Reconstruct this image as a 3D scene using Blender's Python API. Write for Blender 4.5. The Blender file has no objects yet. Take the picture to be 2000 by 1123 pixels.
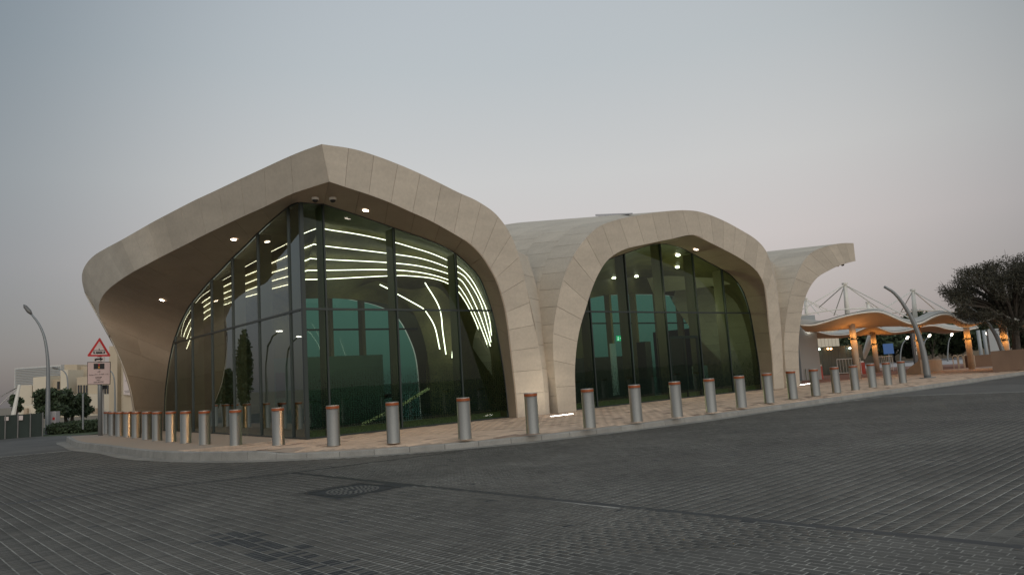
import bpy, bmesh, math, random
import numpy as np
from mathutils import Vector
random.seed(7); rng = np.random.default_rng(7)
S = bpy.context.scene
# ------------------------------------------------------------------ camera
F = 1430.0; H = 1.6
ROLL = math.atan(0.0633); PITCH = math.atan(171.7 / F)
cp, sp, cr, sr = math.cos(PITCH), math.sin(PITCH), math.cos(ROLL), math.sin(ROLL)
FWD = np.array([0, cp, sp]); UP0 = np.array([0, -sp, cp]); R0 = np.array([1.0, 0, 0])
RIGHT = R0 * cr - UP0 * sr; UP = UP0 * cr + R0 * sr
CAM = np.array([0, 0, H])
camd = bpy.data.cameras.new('camera'); cam = bpy.data.objects.new('camera', camd)
S.collection.objects.link(cam); S.camera = cam
camd.sensor_width = 36; camd.lens = 36 * F / 2000; camd.clip_end = 6000; camd.clip_start = 0.1
from mathutils import Matrix
cam.matrix_world = Matrix([[RIGHT[0], UP[0], -FWD[0], CAM[0]], [RIGHT[1], UP[1], -FWD[1], CAM[1]],
                           [RIGHT[2], UP[2], -FWD[2], CAM[2]], [0, 0, 0, 1]])
# ------------------------------------------------------------------ world and light (dusk)
W = bpy.data.worlds.new('World'); S.world = W; W.use_nodes = True
nt = W.node_tree; nt.nodes.clear(); N = nt.nodes.new; L = nt.links.new
out = N('ShaderNodeOutputWorld'); bg = N('ShaderNodeBackground'); L(bg.outputs[0], out.inputs[0])
tc = N('ShaderNodeTexCoord'); sep = N('ShaderNodeSeparateXYZ'); L(tc.outputs['Generated'], sep.inputs[0])
rmp = N('ShaderNodeValToRGB'); L(sep.outputs['Z'], rmp.inputs[0])
def lin(c): return tuple(((x / 255) / 12.92 if x / 255 <= .04045 else ((x / 255 + .055) / 1.055) ** 2.4) for x in c) + (1,)
stops = [(0.0, (150, 143, 141)), (0.06, (180, 171, 172)), (0.16, (198, 190, 190)), (0.26, (197, 196, 196)), (0.40, (182, 188, 192)),
         (0.6, (172, 181, 190)), (1.0, (168, 178, 190))]
el = rmp.color_ramp.elements
el[0].position, el[0].color = stops[0][0], lin(stops[0][1]); el[1].position, el[1].color = stops[-1][0], lin(stops[-1][1])
for p_, c_ in stops[1:-1]:
    e = el.new(p_); e.color = lin(c_)
# broad dusk glow: brighter round the view's middle bearing and, boosted for reflections, on the sunset side behind the camera, dimmer between
def lobe(d, lo, hi, a_, b_):
    dot = N('ShaderNodeVectorMath'); dot.operation = 'DOT_PRODUCT'; L(tc.outputs['Generated'], dot.inputs[0]); v_ = Vector(d).normalized(); dot.inputs[1].default_value = v_
    m_ = N('ShaderNodeMapRange'); m_.interpolation_type = 'SMOOTHSTEP'; L(dot.outputs['Value'], m_.inputs['Value'])
    m_.inputs['From Min'].default_value = lo; m_.inputs['From Max'].default_value = hi; m_.inputs['To Min'].default_value = a_; m_.inputs['To Max'].default_value = b_; return m_.outputs[0]
g1 = lobe((math.sin(math.radians(4)), math.cos(math.radians(4)), .30), .74, .99, 0.0, 1.0)      # pale glow over the middle bearing
cool = N('ShaderNodeMix'); cool.data_type = 'RGBA'; cool.blend_type = 'MULTIPLY'; cool.inputs['Factor'].default_value = 1.0; L(rmp.outputs[0], cool.inputs[6]); cool.inputs[7].default_value = (.43, .475, .52, 1)
mixg = N('ShaderNodeMix'); mixg.data_type = 'RGBA'; L(g1, mixg.inputs['Factor']); L(cool.outputs[2], mixg.inputs[6]); L(rmp.outputs[0], mixg.inputs[7])
g2 = lobe((math.sin(math.radians(160)), math.cos(math.radians(160)), .25), 0.0, .96, 1.0, 2.9)      # assumed afterglow behind the camera, boosted to put a bright stripe on the bollards
g3 = lobe((0, 0, 1), .45, 1.0, 1.0, 1.5)
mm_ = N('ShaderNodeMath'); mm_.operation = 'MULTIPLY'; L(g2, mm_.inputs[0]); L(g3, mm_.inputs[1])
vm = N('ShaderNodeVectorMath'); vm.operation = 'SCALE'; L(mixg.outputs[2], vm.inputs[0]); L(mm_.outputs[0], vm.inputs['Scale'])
sky = N('ShaderNodeTexSky'); sky.sky_type = 'NISHITA'; sky.sun_disc = False
sky.sun_elevation = math.radians(3); sky.sun_rotation = math.radians(160)
v2 = N('ShaderNodeVectorMath'); v2.operation = 'SCALE'; L(sky.outputs[0], v2.inputs[0]); v2.inputs['Scale'].default_value = 0.02
va = N('ShaderNodeVectorMath'); va.operation = 'ADD'; wt = N('ShaderNodeMix'); wt.data_type = 'RGBA'; L(lobe((math.sin(math.radians(160)), math.cos(math.radians(160)), .45), -.75, .6, 0.0, 1.0), wt.inputs['Factor'])
wt.inputs[6].default_value = (1, 1, 1, 1); wt.inputs[7].default_value = (1.15, 1.02, .88, 1)
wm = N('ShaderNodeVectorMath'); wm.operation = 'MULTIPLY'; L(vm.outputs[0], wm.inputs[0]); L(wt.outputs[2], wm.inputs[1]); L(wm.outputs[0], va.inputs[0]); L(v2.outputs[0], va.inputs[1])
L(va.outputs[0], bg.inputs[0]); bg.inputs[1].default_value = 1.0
sund = bpy.data.lights.new('sun', 'SUN'); sund.energy = 0.65; sund.angle = math.radians(40); sund.color = (1.0, .93, .84)
sun = bpy.data.objects.new('sun', sund); S.collection.objects.link(sun)
sa, se = math.radians(160), math.radians(16)
sdir = Vector((math.sin(sa) * math.cos(se), math.cos(sa) * math.cos(se), math.sin(se)))
sun.rotation_euler = sdir.to_track_quat('Z', 'Y').to_euler()
S.view_settings.view_transform = 'Standard'; S.view_settings.look = 'None'
S.view_settings.exposure = 0.0; S.view_settings.gamma = 1.0
S.cycles.max_bounces = 10; S.cycles.transparent_max_bounces = 16

# ------------------------------------------------------------------ geometry of the place (pixels of the photo -> points of the place)
def ray(x, y): return FWD * F + RIGHT * (x - 1000) - UP * (y - 561.5)
def gnd(x, y, z=0.0):
    r = ray(x, y); return CAM + (z - H) / r[2] * r
def at(x, y, Y):
    r = ray(x, y); return CAM + Y / r[1] * r
def on_plane(x, y, p0, n):
    r = ray(x, y); return CAM + ((p0 - CAM) @ n) / (r @ n) * r
def hdir(x, y):
    r = ray(x, y).copy(); r[2] = 0; return r / np.linalg.norm(r)
U = hdir(2740, 621); V = np.array([-U[1], U[0], 0.0]); B0 = gnd(600, 858); ZZ = np.array([0, 0, 1.0])
def P3(u, v, z): return B0 + u * U + v * V + z * ZZ
def uvz(P): d = P - B0; return np.array([d @ U, d @ V, P[2]])
D0, DK = 0.75, 0.165
def on_front(q):                                   # the leaning plane of the right-hand fascias
    return on_plane(q[0], q[1], P3(0, -D0, 0), V + DK * ZZ)
def on_v(q, v): return on_plane(q[0], q[1], P3(0, v, 0), V)
def on_u(q, u): return on_plane(q[0], q[1], P3(u, 0, 0), U)

# ------------------------------------------------------------------ material helpers
def mat(name, col=(.5, .5, .5), rough=.6, metal=0.0, noise=None, isl=None, bump=0, spec=.5, emit=None, es=0, coords='Object'):
    m = bpy.data.materials.new(name); m.use_nodes = True; t = m.node_tree; b = t.nodes['Principled BSDF']
    b.inputs['Base Color'].default_value = (*col, 1); b.inputs['Roughness'].default_value = rough
    b.inputs['Metallic'].default_value = metal; b.inputs['Specular IOR Level'].default_value = spec
    if emit: b.inputs['Emission Color'].default_value = (*emit, 1); b.inputs['Emission Strength'].default_value = es
    cur = None
    if noise or isl:
        rgb = t.nodes.new('ShaderNodeRGB'); rgb.outputs[0].default_value = (*col, 1); cur = rgb.outputs[0]
        geo = t.nodes.new('ShaderNodeNewGeometry'); oi = t.nodes.new('ShaderNodeObjectInfo')
    if noise:
        for sc, amt, det in noise:
            tcn = t.nodes.new('ShaderNodeTexCoord'); no = t.nodes.new('ShaderNodeTexNoise')
            vec = geo.outputs['Position'] if coords == 'World' else tcn.outputs[coords]
            if isinstance(sc, tuple):
                mp = t.nodes.new('ShaderNodeMapping'); mp.inputs['Scale'].default_value = sc
                t.links.new(vec, mp.inputs[0]); t.links.new(mp.outputs[0], no.inputs['Vector']); no.inputs['Scale'].default_value = 1
            else:
                t.links.new(vec, no.inputs['Vector']); no.inputs['Scale'].default_value = sc
            no.inputs['Detail'].default_value = det
            r = t.nodes.new('ShaderNodeMapRange'); t.links.new(no.outputs['Fac'], r.inputs['Value'])
            r.inputs['From Min'].default_value = .3; r.inputs['From Max'].default_value = .7
            r.inputs['To Min'].default_value = 1 - amt; r.inputs['To Max'].default_value = 1 + amt
            s = t.nodes.new('ShaderNodeVectorMath'); s.operation = 'SCALE'; t.links.new(cur, s.inputs[0]); t.links.new(r.outputs[0], s.inputs['Scale'])
            cur = s.outputs[0]
            if bump:
                bp = t.nodes.new('ShaderNodeBump'); bp.inputs['Strength'].default_value = bump; bp.inputs['Distance'].default_value = .02
                t.links.new(no.outputs['Fac'], bp.inputs['Height']); t.links.new(bp.outputs[0], b.inputs['Normal'])
    if isl:
        a = t.nodes.new('ShaderNodeMath'); a.operation = 'ADD'
        t.links.new(geo.outputs['Random Per Island'], a.inputs[0]); t.links.new(oi.outputs['Random'], a.inputs[1])
        fr = t.nodes.new('ShaderNodeMath'); fr.operation = 'FRACT'; t.links.new(a.outputs[0], fr.inputs[0])
        r = t.nodes.new('ShaderNodeMapRange'); t.links.new(fr.outputs[0], r.inputs['Value'])
        r.inputs['To Min'].default_value = 1 - isl; r.inputs['To Max'].default_value = 1 + isl
        s = t.nodes.new('ShaderNodeVectorMath'); s.operation = 'SCALE'; t.links.new(cur, s.inputs[0]); t.links.new(r.outputs[0], s.inputs['Scale'])
        cur = s.outputs[0]
    if cur: t.links.new(cur, b.inputs['Base Color'])
    return m
def emis(name, col, st):
    m = bpy.data.materials.new(name); m.use_nodes = True; t = m.node_tree; t.nodes.clear()
    o = t.nodes.new('ShaderNodeOutputMaterial'); e = t.nodes.new('ShaderNodeEmission'); t.links.new(e.outputs[0], o.inputs[0])
    e.inputs[0].default_value = (*col, 1); e.inputs[1].default_value = st; return m
def glass(name, tint, base=.07, gain=.9, rough=.0, frit=False):
    m = bpy.data.materials.new(name); m.use_nodes = True; t = m.node_tree; t.nodes.clear(); n = t.nodes.new; l = t.links.new
    o = n('ShaderNodeOutputMaterial'); mx = n('ShaderNodeMixShader'); tr = n('ShaderNodeBsdfTransparent'); gl = n('ShaderNodeBsdfGlossy')
    tr.inputs[0].default_value = (*tint, 1); gl.inputs['Roughness'].default_value = rough; gl.inputs['Color'].default_value = (.86, .95, .97, 1)
    lw = n('ShaderNodeLayerWeight'); lw.inputs[0].default_value = .5; pw = n('ShaderNodeMath'); pw.operation = 'POWER'; pw.inputs[1].default_value = 3.2
    ma = n('ShaderNodeMath'); ma.operation = 'MULTIPLY_ADD'; ma.inputs[1].default_value = gain; ma.inputs[2].default_value = base
    l(lw.outputs['Facing'], pw.inputs[0]); l(pw.outputs[0], ma.inputs[0]); l(ma.outputs[0], mx.inputs[0])
    # panes are never quite flat: a slow ripple in the reflection
    tcn = n('ShaderNodeTexCoord'); no = n('ShaderNodeTexNoise'); no.inputs['Scale'].default_value = .5; l(tcn.outputs['Object'], no.inputs['Vector'])
    bp = n('ShaderNodeBump'); bp.inputs['Strength'].default_value = .12; bp.inputs['Distance'].default_value = .02; l(no.outputs['Fac'], bp.inputs['Height']); l(bp.outputs[0], gl.inputs['Normal'])
    l(tr.outputs[0], mx.inputs[1]); l(gl.outputs[0], mx.inputs[2]); l(mx.outputs[0], o.inputs[0]); return m
M = {}
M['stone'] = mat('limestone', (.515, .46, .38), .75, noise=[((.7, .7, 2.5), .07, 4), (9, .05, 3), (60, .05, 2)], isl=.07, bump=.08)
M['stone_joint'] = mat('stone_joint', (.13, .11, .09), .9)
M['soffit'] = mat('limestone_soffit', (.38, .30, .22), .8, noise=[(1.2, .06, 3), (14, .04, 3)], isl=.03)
M['olive'] = mat('olive_gold_ceiling', (.17, .145, .065), .5, noise=[(1.1, .3, 5), (9, .12, 4)])
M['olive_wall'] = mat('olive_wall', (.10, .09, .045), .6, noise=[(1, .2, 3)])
M['fin'] = mat('bronze_fin', (.20, .165, .10), .5, noise=[((3, 3, .5), .12, 3)])
M['frame'] = mat('dark_green_frame', (.02, .032, .03), .35, spec=.6)
M['glass'] = glass('tinted_glass', (.36, .52, .43), .030, .34)
M['glass_l'] = glass('tinted_glass_left', (.34, .42, .34), .09, .9)
M['backglass'] = glass('back_glass', (.14, .34, .31), .03, .3)
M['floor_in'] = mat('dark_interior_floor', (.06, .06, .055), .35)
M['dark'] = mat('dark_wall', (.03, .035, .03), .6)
M['steel'] = mat('brushed_steel', (.47, .42, .355), .34, 1.0, noise=[((3, 3, .4), .06, 3), (25, .05, 3)])
M['steel_top'] = mat('bollard_cap', (.42, .40, .38), .4, .7)
M['orange'] = mat('orange_reflective_band', (.30, .075, .018), .5)
M['paver'] = mat('dark_block_paver', (.078, .073, .063), .72, noise=[(.30, .26, 5), ((.22, 1.6, 1), .12, 4), (2.2, .10, 3), (40, .10, 3)], isl=.22, bump=.05, coords='World')
M['paver_dark'] = mat('near_black_paver', (.020, .022, .024), .7, isl=.15)
M['sand'] = mat('jointing_sand', (.27, .262, .235), .95, noise=[(.5, .38, 4), (2.5, .25, 3), (18, .15, 2)], coords='World')
M['road'] = mat('distant_block_paving', (.088, .085, .077), .8, noise=[(.30, .26, 5), ((.22, 1.6, 1), .12, 4), (2.2, .1, 3)], coords='World')
M['gutter'] = mat('dusty_concrete', (.24, .23, .205), .9, noise=[(1.2, .2, 4), (20, .08, 2)])
M['kerb'] = mat('kerb_concrete', (.27, .265, .245), .85, noise=[(2.5, .14, 4), (35, .08, 3)], isl=.06)
M['tile'] = mat('buff_paving_tile', (.56, .415, .305), .8, noise=[(.5, .14, 4), (3, .08, 3), (30, .06, 2)], isl=.12, coords='World')
M['tile_dark'] = mat('brown_paving_tile', (.27, .19, .145), .8, isl=.2)
M['paving_far'] = mat('buff_paving', (.30, .225, .18), .85, noise=[(.4, .12, 4), (5, .08, 3)])
M['tile_joint'] = mat('tile_joint', (.36, .29, .23), .95)
M['lamp'] = mat('lamp_pole_grey', (.21, .225, .23), .45, .3)
M['white_paint'] = mat('white_paint', (.72, .70, .64), .5, noise=[(2, .05, 3)])
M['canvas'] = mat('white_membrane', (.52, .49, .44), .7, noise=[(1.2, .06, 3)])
M['canvas_under'] = mat('membrane_underside', (.55, .38, .24), .8, noise=[(1.2, .06, 3)])  # white membrane; the orange glow from below is partly put into this colour
M['iron'] = mat('cast_iron', (.028, .029, .03), .6, .3)
M['iron2'] = mat('worn_cast_iron', (.15, .15, .145), .5, .3)
M['leaf_dark'] = mat('dark_leaf', (.040, .062, .028), .7, isl=.5)
M['leaf_acacia'] = mat('acacia_leaf', (.05, .047, .030), .8, isl=.5)
M['bark'] = mat('bark', (.06, .05, .04), .9, noise=[(8, .3, 3)])
M['hoard'] = mat('dark_green_mesh', (.030, .042, .036), .9, noise=[((1.2, 1.2, .3), .15, 3)])
M['cream'] = mat('cream_render', (.48, .405, .30), .85, noise=[(.25, .08, 4)])
M['cream2'] = mat('pale_cream_render', (.60, .54, .43), .85, noise=[(.3, .06, 4)])
M['louvre'] = mat('pale_louvre', (.50, .49, .47), .7)
M['windark'] = mat('dark_window', (.04, .045, .05), .2)
M['white_led'] = emis('white_led', (1, .93, .82), 14)
M['strip'] = emis('warm_white_strip', (1, .80, .66), 8)
M['spot'] = emis('downlight_glow', (1, .80, .62), 22)
M['amber'] = emis('amber_glow', (1, .50, .13), 1.5)
M['lampglow'] = emis('street_lamp_glow', (1, .9, .75), 9)
M['grass'] = mat('grass', (.045, .065, .025), .9, noise=[(1, .3, 4)])
M['red'] = mat('red_plastic', (.42, .06, .04), .5)
M['redpave'] = mat('red_brown_paving', (.26, .125, .085), .85, noise=[(.6, .12, 3)])
M['palepave'] = mat('pale_paving', (.40, .38, .38), .85, noise=[(.5, .08, 3)])
M['brownwall'] = mat('brown_planter_wall', (.15, .092, .058), .85, noise=[(.8, .1, 4), (12, .05, 3)])
M['bench'] = mat('sandstone_bench', (.42, .33, .24), .85, noise=[(3, .1, 3)])
M['black'] = mat('matt_black', (.015, .015, .015), .6)
M['signred'] = mat('sign_red', (.50, .02, .02), .45)
M['signwhite'] = mat('sign_white', (.60, .52, .49), .45)
M['signpink'] = mat('sign_board', (.56, .42, .39), .5)
M['grey'] = mat('grey_panel', (.34, .37, .38), .6)
M['blue'] = mat('sign_blue', (.03, .12, .35), .5)
M['green_screen'] = mat('green_glass_screen', (.06, .085, .075), .3, noise=[((2, 2, .2), .3, 3)])
M['earth'] = mat('sandy_ground', (.20, .165, .12), .95, noise=[(.05, .2, 5), (1, .12, 3)])

# ------------------------------------------------------------------ object helpers
ORG = {}
def mesh(name, verts, faces, m=None, smooth=False, mats=None, midx=None):
    me = bpy.data.meshes.new(name); me.from_pydata([tuple(map(float, v)) for v in verts], [], faces); 
    for mm in (mats or ([m] if m else [])): me.materials.append(mm)
    if midx is not None: me.polygons.foreach_set('material_index', midx)
    if smooth: me.polygons.foreach_set('use_smooth', [True] * len(me.polygons))
    me.update(); return me
def tag(o, label=None, cat=None, group=None, kind=None):
    if label: o['label'] = label
    if cat: o['category'] = cat
    if group: o['group'] = group
    if kind: o['kind'] = kind
    return o
def empty(name, loc, label=None, cat=None, group=None, rz=0):
    o = bpy.data.objects.new(name, None); S.collection.objects.link(o); o.location = tuple(map(float, loc)); o.rotation_euler.z = rz
    o.empty_display_size = .2; ORG[o.name] = np.array(loc, float); return tag(o, label, cat, group)
def obj(name, verts, faces, m, parent=None, smooth=False, local=False, **kw):
    """mesh object; verts in world space unless local. Children take their thing's origin off."""
    if parent is not None and not local: verts = [np.asarray(v, float) - ORG[parent.name] for v in verts]
    o = bpy.data.objects.new(name, mesh(name, verts, faces, m, smooth, **kw)); S.collection.objects.link(o)
    if parent is not None: o.parent = parent; ORG[o.name] = ORG[parent.name]
    else: ORG[o.name] = np.zeros(3)
    return o
def copy_tree(o, parent=None):
    c = o.copy(); S.collection.objects.link(c); c.parent = parent
    for ch in o.children: copy_tree(ch, c)
    return c
def box_vf(p0, ax, ay, az):
    p0, ax, ay, az = map(lambda a: np.asarray(a, float), (p0, ax, ay, az))
    v = [p0, p0 + ax, p0 + ax + ay, p0 + ay]; v += [q + az for q in v]
    f = [(0, 3, 2, 1), (4, 5, 6, 7), (0, 1, 5, 4), (1, 2, 6, 5), (2, 3, 7, 6), (3, 0, 4, 7)]
    if np.cross(ax, ay) @ az < 0: f = [tuple(reversed(q)) for q in f]
    return v, f
class MB:
    def __init__(s): s.v = []; s.f = []
    def add(s, v, f):
        n = len(s.v); s.v += list(v); s.f += [tuple(i + n for i in q) for q in f]; return s
    def box(s, p0, ax, ay, az): return s.add(*box_vf(p0, ax, ay, az))
    def cbox(s, c, sx, sy, sz): c = np.array(c, float); return s.box(c - np.array([sx, sy, sz]) / 2, (sx, 0, 0), (0, sy, 0), (0, 0, sz))
    def tube(s, pts, rads, n=8, cap=True):
        pts = [np.asarray(p, float) for p in pts]
        if np.isscalar(rads): rads = [rads] * len(pts)
        v = []; f = []; prev = None
        for i, p in enumerate(pts):
            d = pts[min(i + 1, len(pts) - 1)] - pts[max(i - 1, 0)]; d = d / (np.linalg.norm(d) + 1e-9)
            if prev is None:
                a = np.cross(d, [0, 0, 1.0]); a = a if np.linalg.norm(a) > .05 else np.cross(d, [1.0, 0, 0])
            else: a = prev - d * (prev @ d)
            a = a / np.linalg.norm(a); prev = a; b = np.cross(d, a)
            for k in range(n):
                t = 2 * math.pi * k / n; v.append(p + rads[i] * (math.cos(t) * a + math.sin(t) * b))
        for i in range(len(pts) - 1):
            for k in range(n):
                k2 = (k + 1) % n; f.append((i * n + k, i * n + k2, (i + 1) * n + k2, (i + 1) * n + k))
        if cap: f.append(tuple(range(n))[::-1]); f.append(tuple((len(pts) - 1) * n + k for k in range(n)))
        return s.add(v, f)
    def build(s, name, m, parent=None, **k): return obj(name, s.v, s.f, m, parent, **k)
def lathe(prof, n=24):
    v = []; f = []
    for r, z in prof: v += [(r * math.cos(2 * math.pi * k / n), r * math.sin(2 * math.pi * k / n), z) for k in range(n)]
    for i in range(len(prof) - 1):
        for k in range(n): f.append((i * n + k, i * n + (k + 1) % n, (i + 1) * n + (k + 1) % n, (i + 1) * n + k))
    f.append(tuple(range(n))[::-1]); f.append(tuple((len(prof) - 1) * n + k for k in range(n))); return v, f
class Crv:
    """Catmull-Rom through 3-D points, parameter = index"""
    def __init__(s, pts): s.p = np.array(pts, float); s.n = len(pts)
    def __call__(s, t):
        t = min(max(t, 0), s.n - 1 - 1e-9); i = int(t); f = t - i; p = s.p
        a = p[i - 1] if i > 0 else 2 * p[0] - p[1]; b = p[i]; c = p[i + 1]; d = p[i + 2] if i + 2 < s.n else 2 * p[-1] - p[-2]
        return .5 * ((2 * b) + (c - a) * f + (2 * a - 5 * b + 4 * c - d) * f * f + (3 * b - a - 3 * c + d) * f ** 3)
def arc_params(c, n):
    ts = np.linspace(0, c.n - 1, 400); P = np.array([c(t) for t in ts]); s = np.concatenate([[0], np.cumsum(np.linalg.norm(np.diff(P, axis=0), axis=1))])
    return np.interp(np.linspace(0, s[-1], n + 1), s, ts)
GAP = .006
def panels(A, Bc, nu, nv, name, m, parent, su=4, sv=1, bulge=0, stag=False, backing='shell_backing', gap=GAP, th=.03, bmat=None):
    """A stone skin between two curves laid as separate panels with open joints over a dark backing."""
    A = A if isinstance(A, Crv) else Crv(A); Bc = Bc if isinstance(Bc, Crv) else Crv(Bc)
    ts = arc_params(A, nu)
    def nrm(s, t):
        e = .02; s0, s1 = max(s - e, 0), min(s + e, A.n - 1); t0, t1 = max(t - e, 0), min(t + e, 1)
        n = np.cross(Q(s1, t) - Q(s0, t), Q(s, t1) - Q(s, t0)); return n / (np.linalg.norm(n) + 1e-12)
    def Q(s, t): return A(s) * (1 - t) + Bc(s) * t
    nm = nrm(A.n / 2, .5); sg = 1 if nm @ (CAM - Q(A.n / 2, .5)) > 0 else -1
    def Pt(s, t):
        p = Q(s, t)
        return p + bulge * math.sin(math.pi * t) * sg * nrm(s, t) if bulge else p
    for j in range(nv):
        t0, t1 = j / nv, (j + 1) / nv
        off = .5 if (stag and j % 2) else 0
        rows = [(ts[i], ts[i + 1]) for i in range(nu)] if not off else None
        if off:
            mid = [(ts[i] + ts[i + 1]) / 2 for i in range(nu)]; ed = [ts[0]] + mid + [ts[-1]]; rows = list(zip(ed[:-1], ed[1:]))
        for s0, s1 in rows:
            ls = np.linalg.norm(Pt(s1, t0) - Pt(s0, t0)) * .5 + np.linalg.norm(Pt(s1, t1) - Pt(s0, t1)) * .5 + 1e-6
            lt = max(np.linalg.norm(Pt(s0, t1) - Pt(s0, t0)), np.linalg.norm(Pt(s1, t1) - Pt(s1, t0)), .05)
            gs = min(gap / ls, .2); gt = min(gap / lt, .2) if nv > 1 else 0
            vs = []; bk = []
            for a in range(su + 1):
                for b in range(sv + 1):
                    s = s0 + (s1 - s0) * (gs + (1 - 2 * gs) * a / su); t = t0 + (t1 - t0) * (gt + (1 - 2 * gt) * b / sv)
                    p = Pt(s, t); n = nrm(s, t) * sg; vs.append(p); bk.append(p - th * n)
            W_ = sv + 1; fs = []
            for a in range(su):
                for b in range(sv):
                    q = (a * W_ + b, (a + 1) * W_ + b, (a + 1) * W_ + b + 1, a * W_ + b + 1); fs.append(q if sg > 0 else q[::-1])
            nn = len(vs)
            loop = [a * W_ for a in range(su + 1)] + [su * W_ + b for b in range(1, W_)] + [a * W_ + sv for a in range(su - 1, -1, -1)] + [b for b in range(sv - 1, 0, -1)]
            nt_ = len(fs)
            for a, b in zip(loop, loop[1:] + loop[:1]):
                q = (b, a, a + nn, b + nn); fs.append(q if sg > 0 else q[::-1])
            o = obj(name, vs + bk, fs, m, parent)
            o.data.polygons.foreach_set('use_smooth', [k < nt_ for k in range(len(fs))])
            try: o.data.set_sharp_from_angle(angle=.6)
            except Exception: pass
    if backing:
        vs = []; fs = []; K = 60
        for a in range(K + 1):
            for b in range(5):
                s = (A.n - 1) * a / K; t = b / 4; vs.append(Pt(s, t) - (th + .005) * sg * nrm(s, t))
        for a in range(K):
            for b in range(4): fs.append((a * 5 + b, (a + 1) * 5 + b, (a + 1) * 5 + b + 1, a * 5 + b + 1))
        obj(backing, vs, fs, bmat or M['stone_joint'], parent)
def sheet(curves, name, m, parent, K=60, smooth=True):
    """loft through several curves"""
    C_ = [c if isinstance(c, Crv) else Crv(c) for c in curves]; vs = []; fs = []
    for c in C_:
        tp = arc_params(c, K); vs += [c(t) for t in tp]
    for j in range(len(C_) - 1):
        for i in range(K): fs.append((j * (K + 1) + i, j * (K + 1) + i + 1, (j + 1) * (K + 1) + i + 1, (j + 1) * (K + 1) + i))
    return obj(name, vs, fs, m, parent, smooth=smooth)

# ================================================================== GROUND
ZR = -0.22
kerb_px = [(130, 862), (150, 874), (200, 881), (250, 889), (300, 896), (350, 899), (400, 900), (450, 900), (505, 898.5), (550, 897), (600, 895.5),
           (700, 891), (800, 884), (900, 875.5), (1000, 866), (1100, 855), (1200, 843.5), (1300, 830.5), (1400, 817), (1500, 803), (1600, 788), (1700, 773.5),
           (1800, 760), (1900, 746), (2000, 731)]
kp = np.array([gnd(x, y, ZR) for x, y in kerb_px])
kc = Crv(kp); tsk = arc_params(kc, 300); KP = np.array([kc(t) for t in tsk])
for _ in range(40): KP[1:-1, :2] = .25 * KP[:-2, :2] + .5 * KP[1:-1, :2] + .25 * KP[2:, :2]
d_ = KP[-1] - KP[-4]; d_ /= np.linalg.norm(d_)
KP = np.vstack([KP] + [KP[-1:] + d_ * s for s in np.arange(.5, 45, .5)])
seg = np.linalg.norm(np.diff(KP, axis=0), axis=1); KS = np.concatenate([[0], np.cumsum(seg)])
def kerb_pt(s): return np.array([np.interp(s, KS, KP[:, k]) for k in range(3)])
def kerb_nrm(s):                                   # points to the pavement side
    t = kerb_pt(s + .2) - kerb_pt(s - .2); t /= np.linalg.norm(t); return np.array([-t[1], t[0], 0])
s_drop0 = np.interp(-7.11, KP[:, 0], KS); s_drop1 = np.interp(-6.4, KP[:, 0], KS)
def kerb_top(s): return float(np.interp(s, [s_drop0, s_drop1], [0.02, -0.075]))
# ground to the horizon
g = obj('ground', [(-3000, -400, -.30), (3000, -400, -.30), (3000, 4000, -.30), (-3000, 4000, -.30)], [(0, 1, 2, 3)], M['earth']); tag(g, kind='structure')
road = obj('road', [(-60, -30, ZR - .004), (90, -30, ZR - .004), (90, 62, ZR - .004), (-60, 44, ZR - .004)], [(0, 1, 2, 3)], M['road']); tag(road, kind='structure')
# ---- block pavers
PA = math.radians(132.5); pd = np.array([math.cos(PA), math.sin(PA)]); qd = np.array([math.cos(PA - math.pi / 2), math.sin(PA - math.pi / 2)])
apex = gnd(571, 923, ZR)[:2]; Lf = gnd(0, 985, ZR)[:2]; Upr = gnd(742, 901, ZR)[:2]; Low = gnd(2000, 1068, ZR)[:2]
Low = apex + (-pd) * 30 if False else Low
def side(a, b, P): return (b[0] - a[0]) * (P[:, 1] - a[1]) - (b[1] - a[1]) * (P[:, 0] - a[0])
def zone(P, tolz=0):
    sL = side(apex, Lf, P); sU = side(apex, Upr, P); sD = side(apex, Low, P)
    nl = np.linalg.norm(Lf - apex); nu_ = np.linalg.norm(Upr - apex); nd = np.linalg.norm(Low - apex)
    z = np.full(len(P), 'A')
    right = P[:, 0] > apex[0]
    z[(~right) & (sL < 0)] = 'D'
    z[right & (sD > 0) & (sU <= 0)] = 'C'; z[right & (sU > 0)] = 'D'
    split = (P - gnd(820, 1123, ZR)[:2]) @ pd
    z[(z == 'A') & (split < tolz)] = 'B'
    dist = np.minimum(np.where(~right, np.abs(sL) / nl, 9), np.where(right, np.minimum(np.abs(sD) / nd, np.abs(sU) / nu_), 9))
    return z, dist
mh = np.array([gnd(x, y, ZR)[:2] for x, y in ((600, 963), (680, 972), (772, 951), (700, 943))]); mhc = mh.mean(0)
mha = math.radians(48); mhx = np.array([math.cos(mha), math.sin(mha)]); mhy = np.array([-mhx[1], mhx[0]])
bricks = []                                        # (centre, half-size along p, half-size along q)
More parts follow.
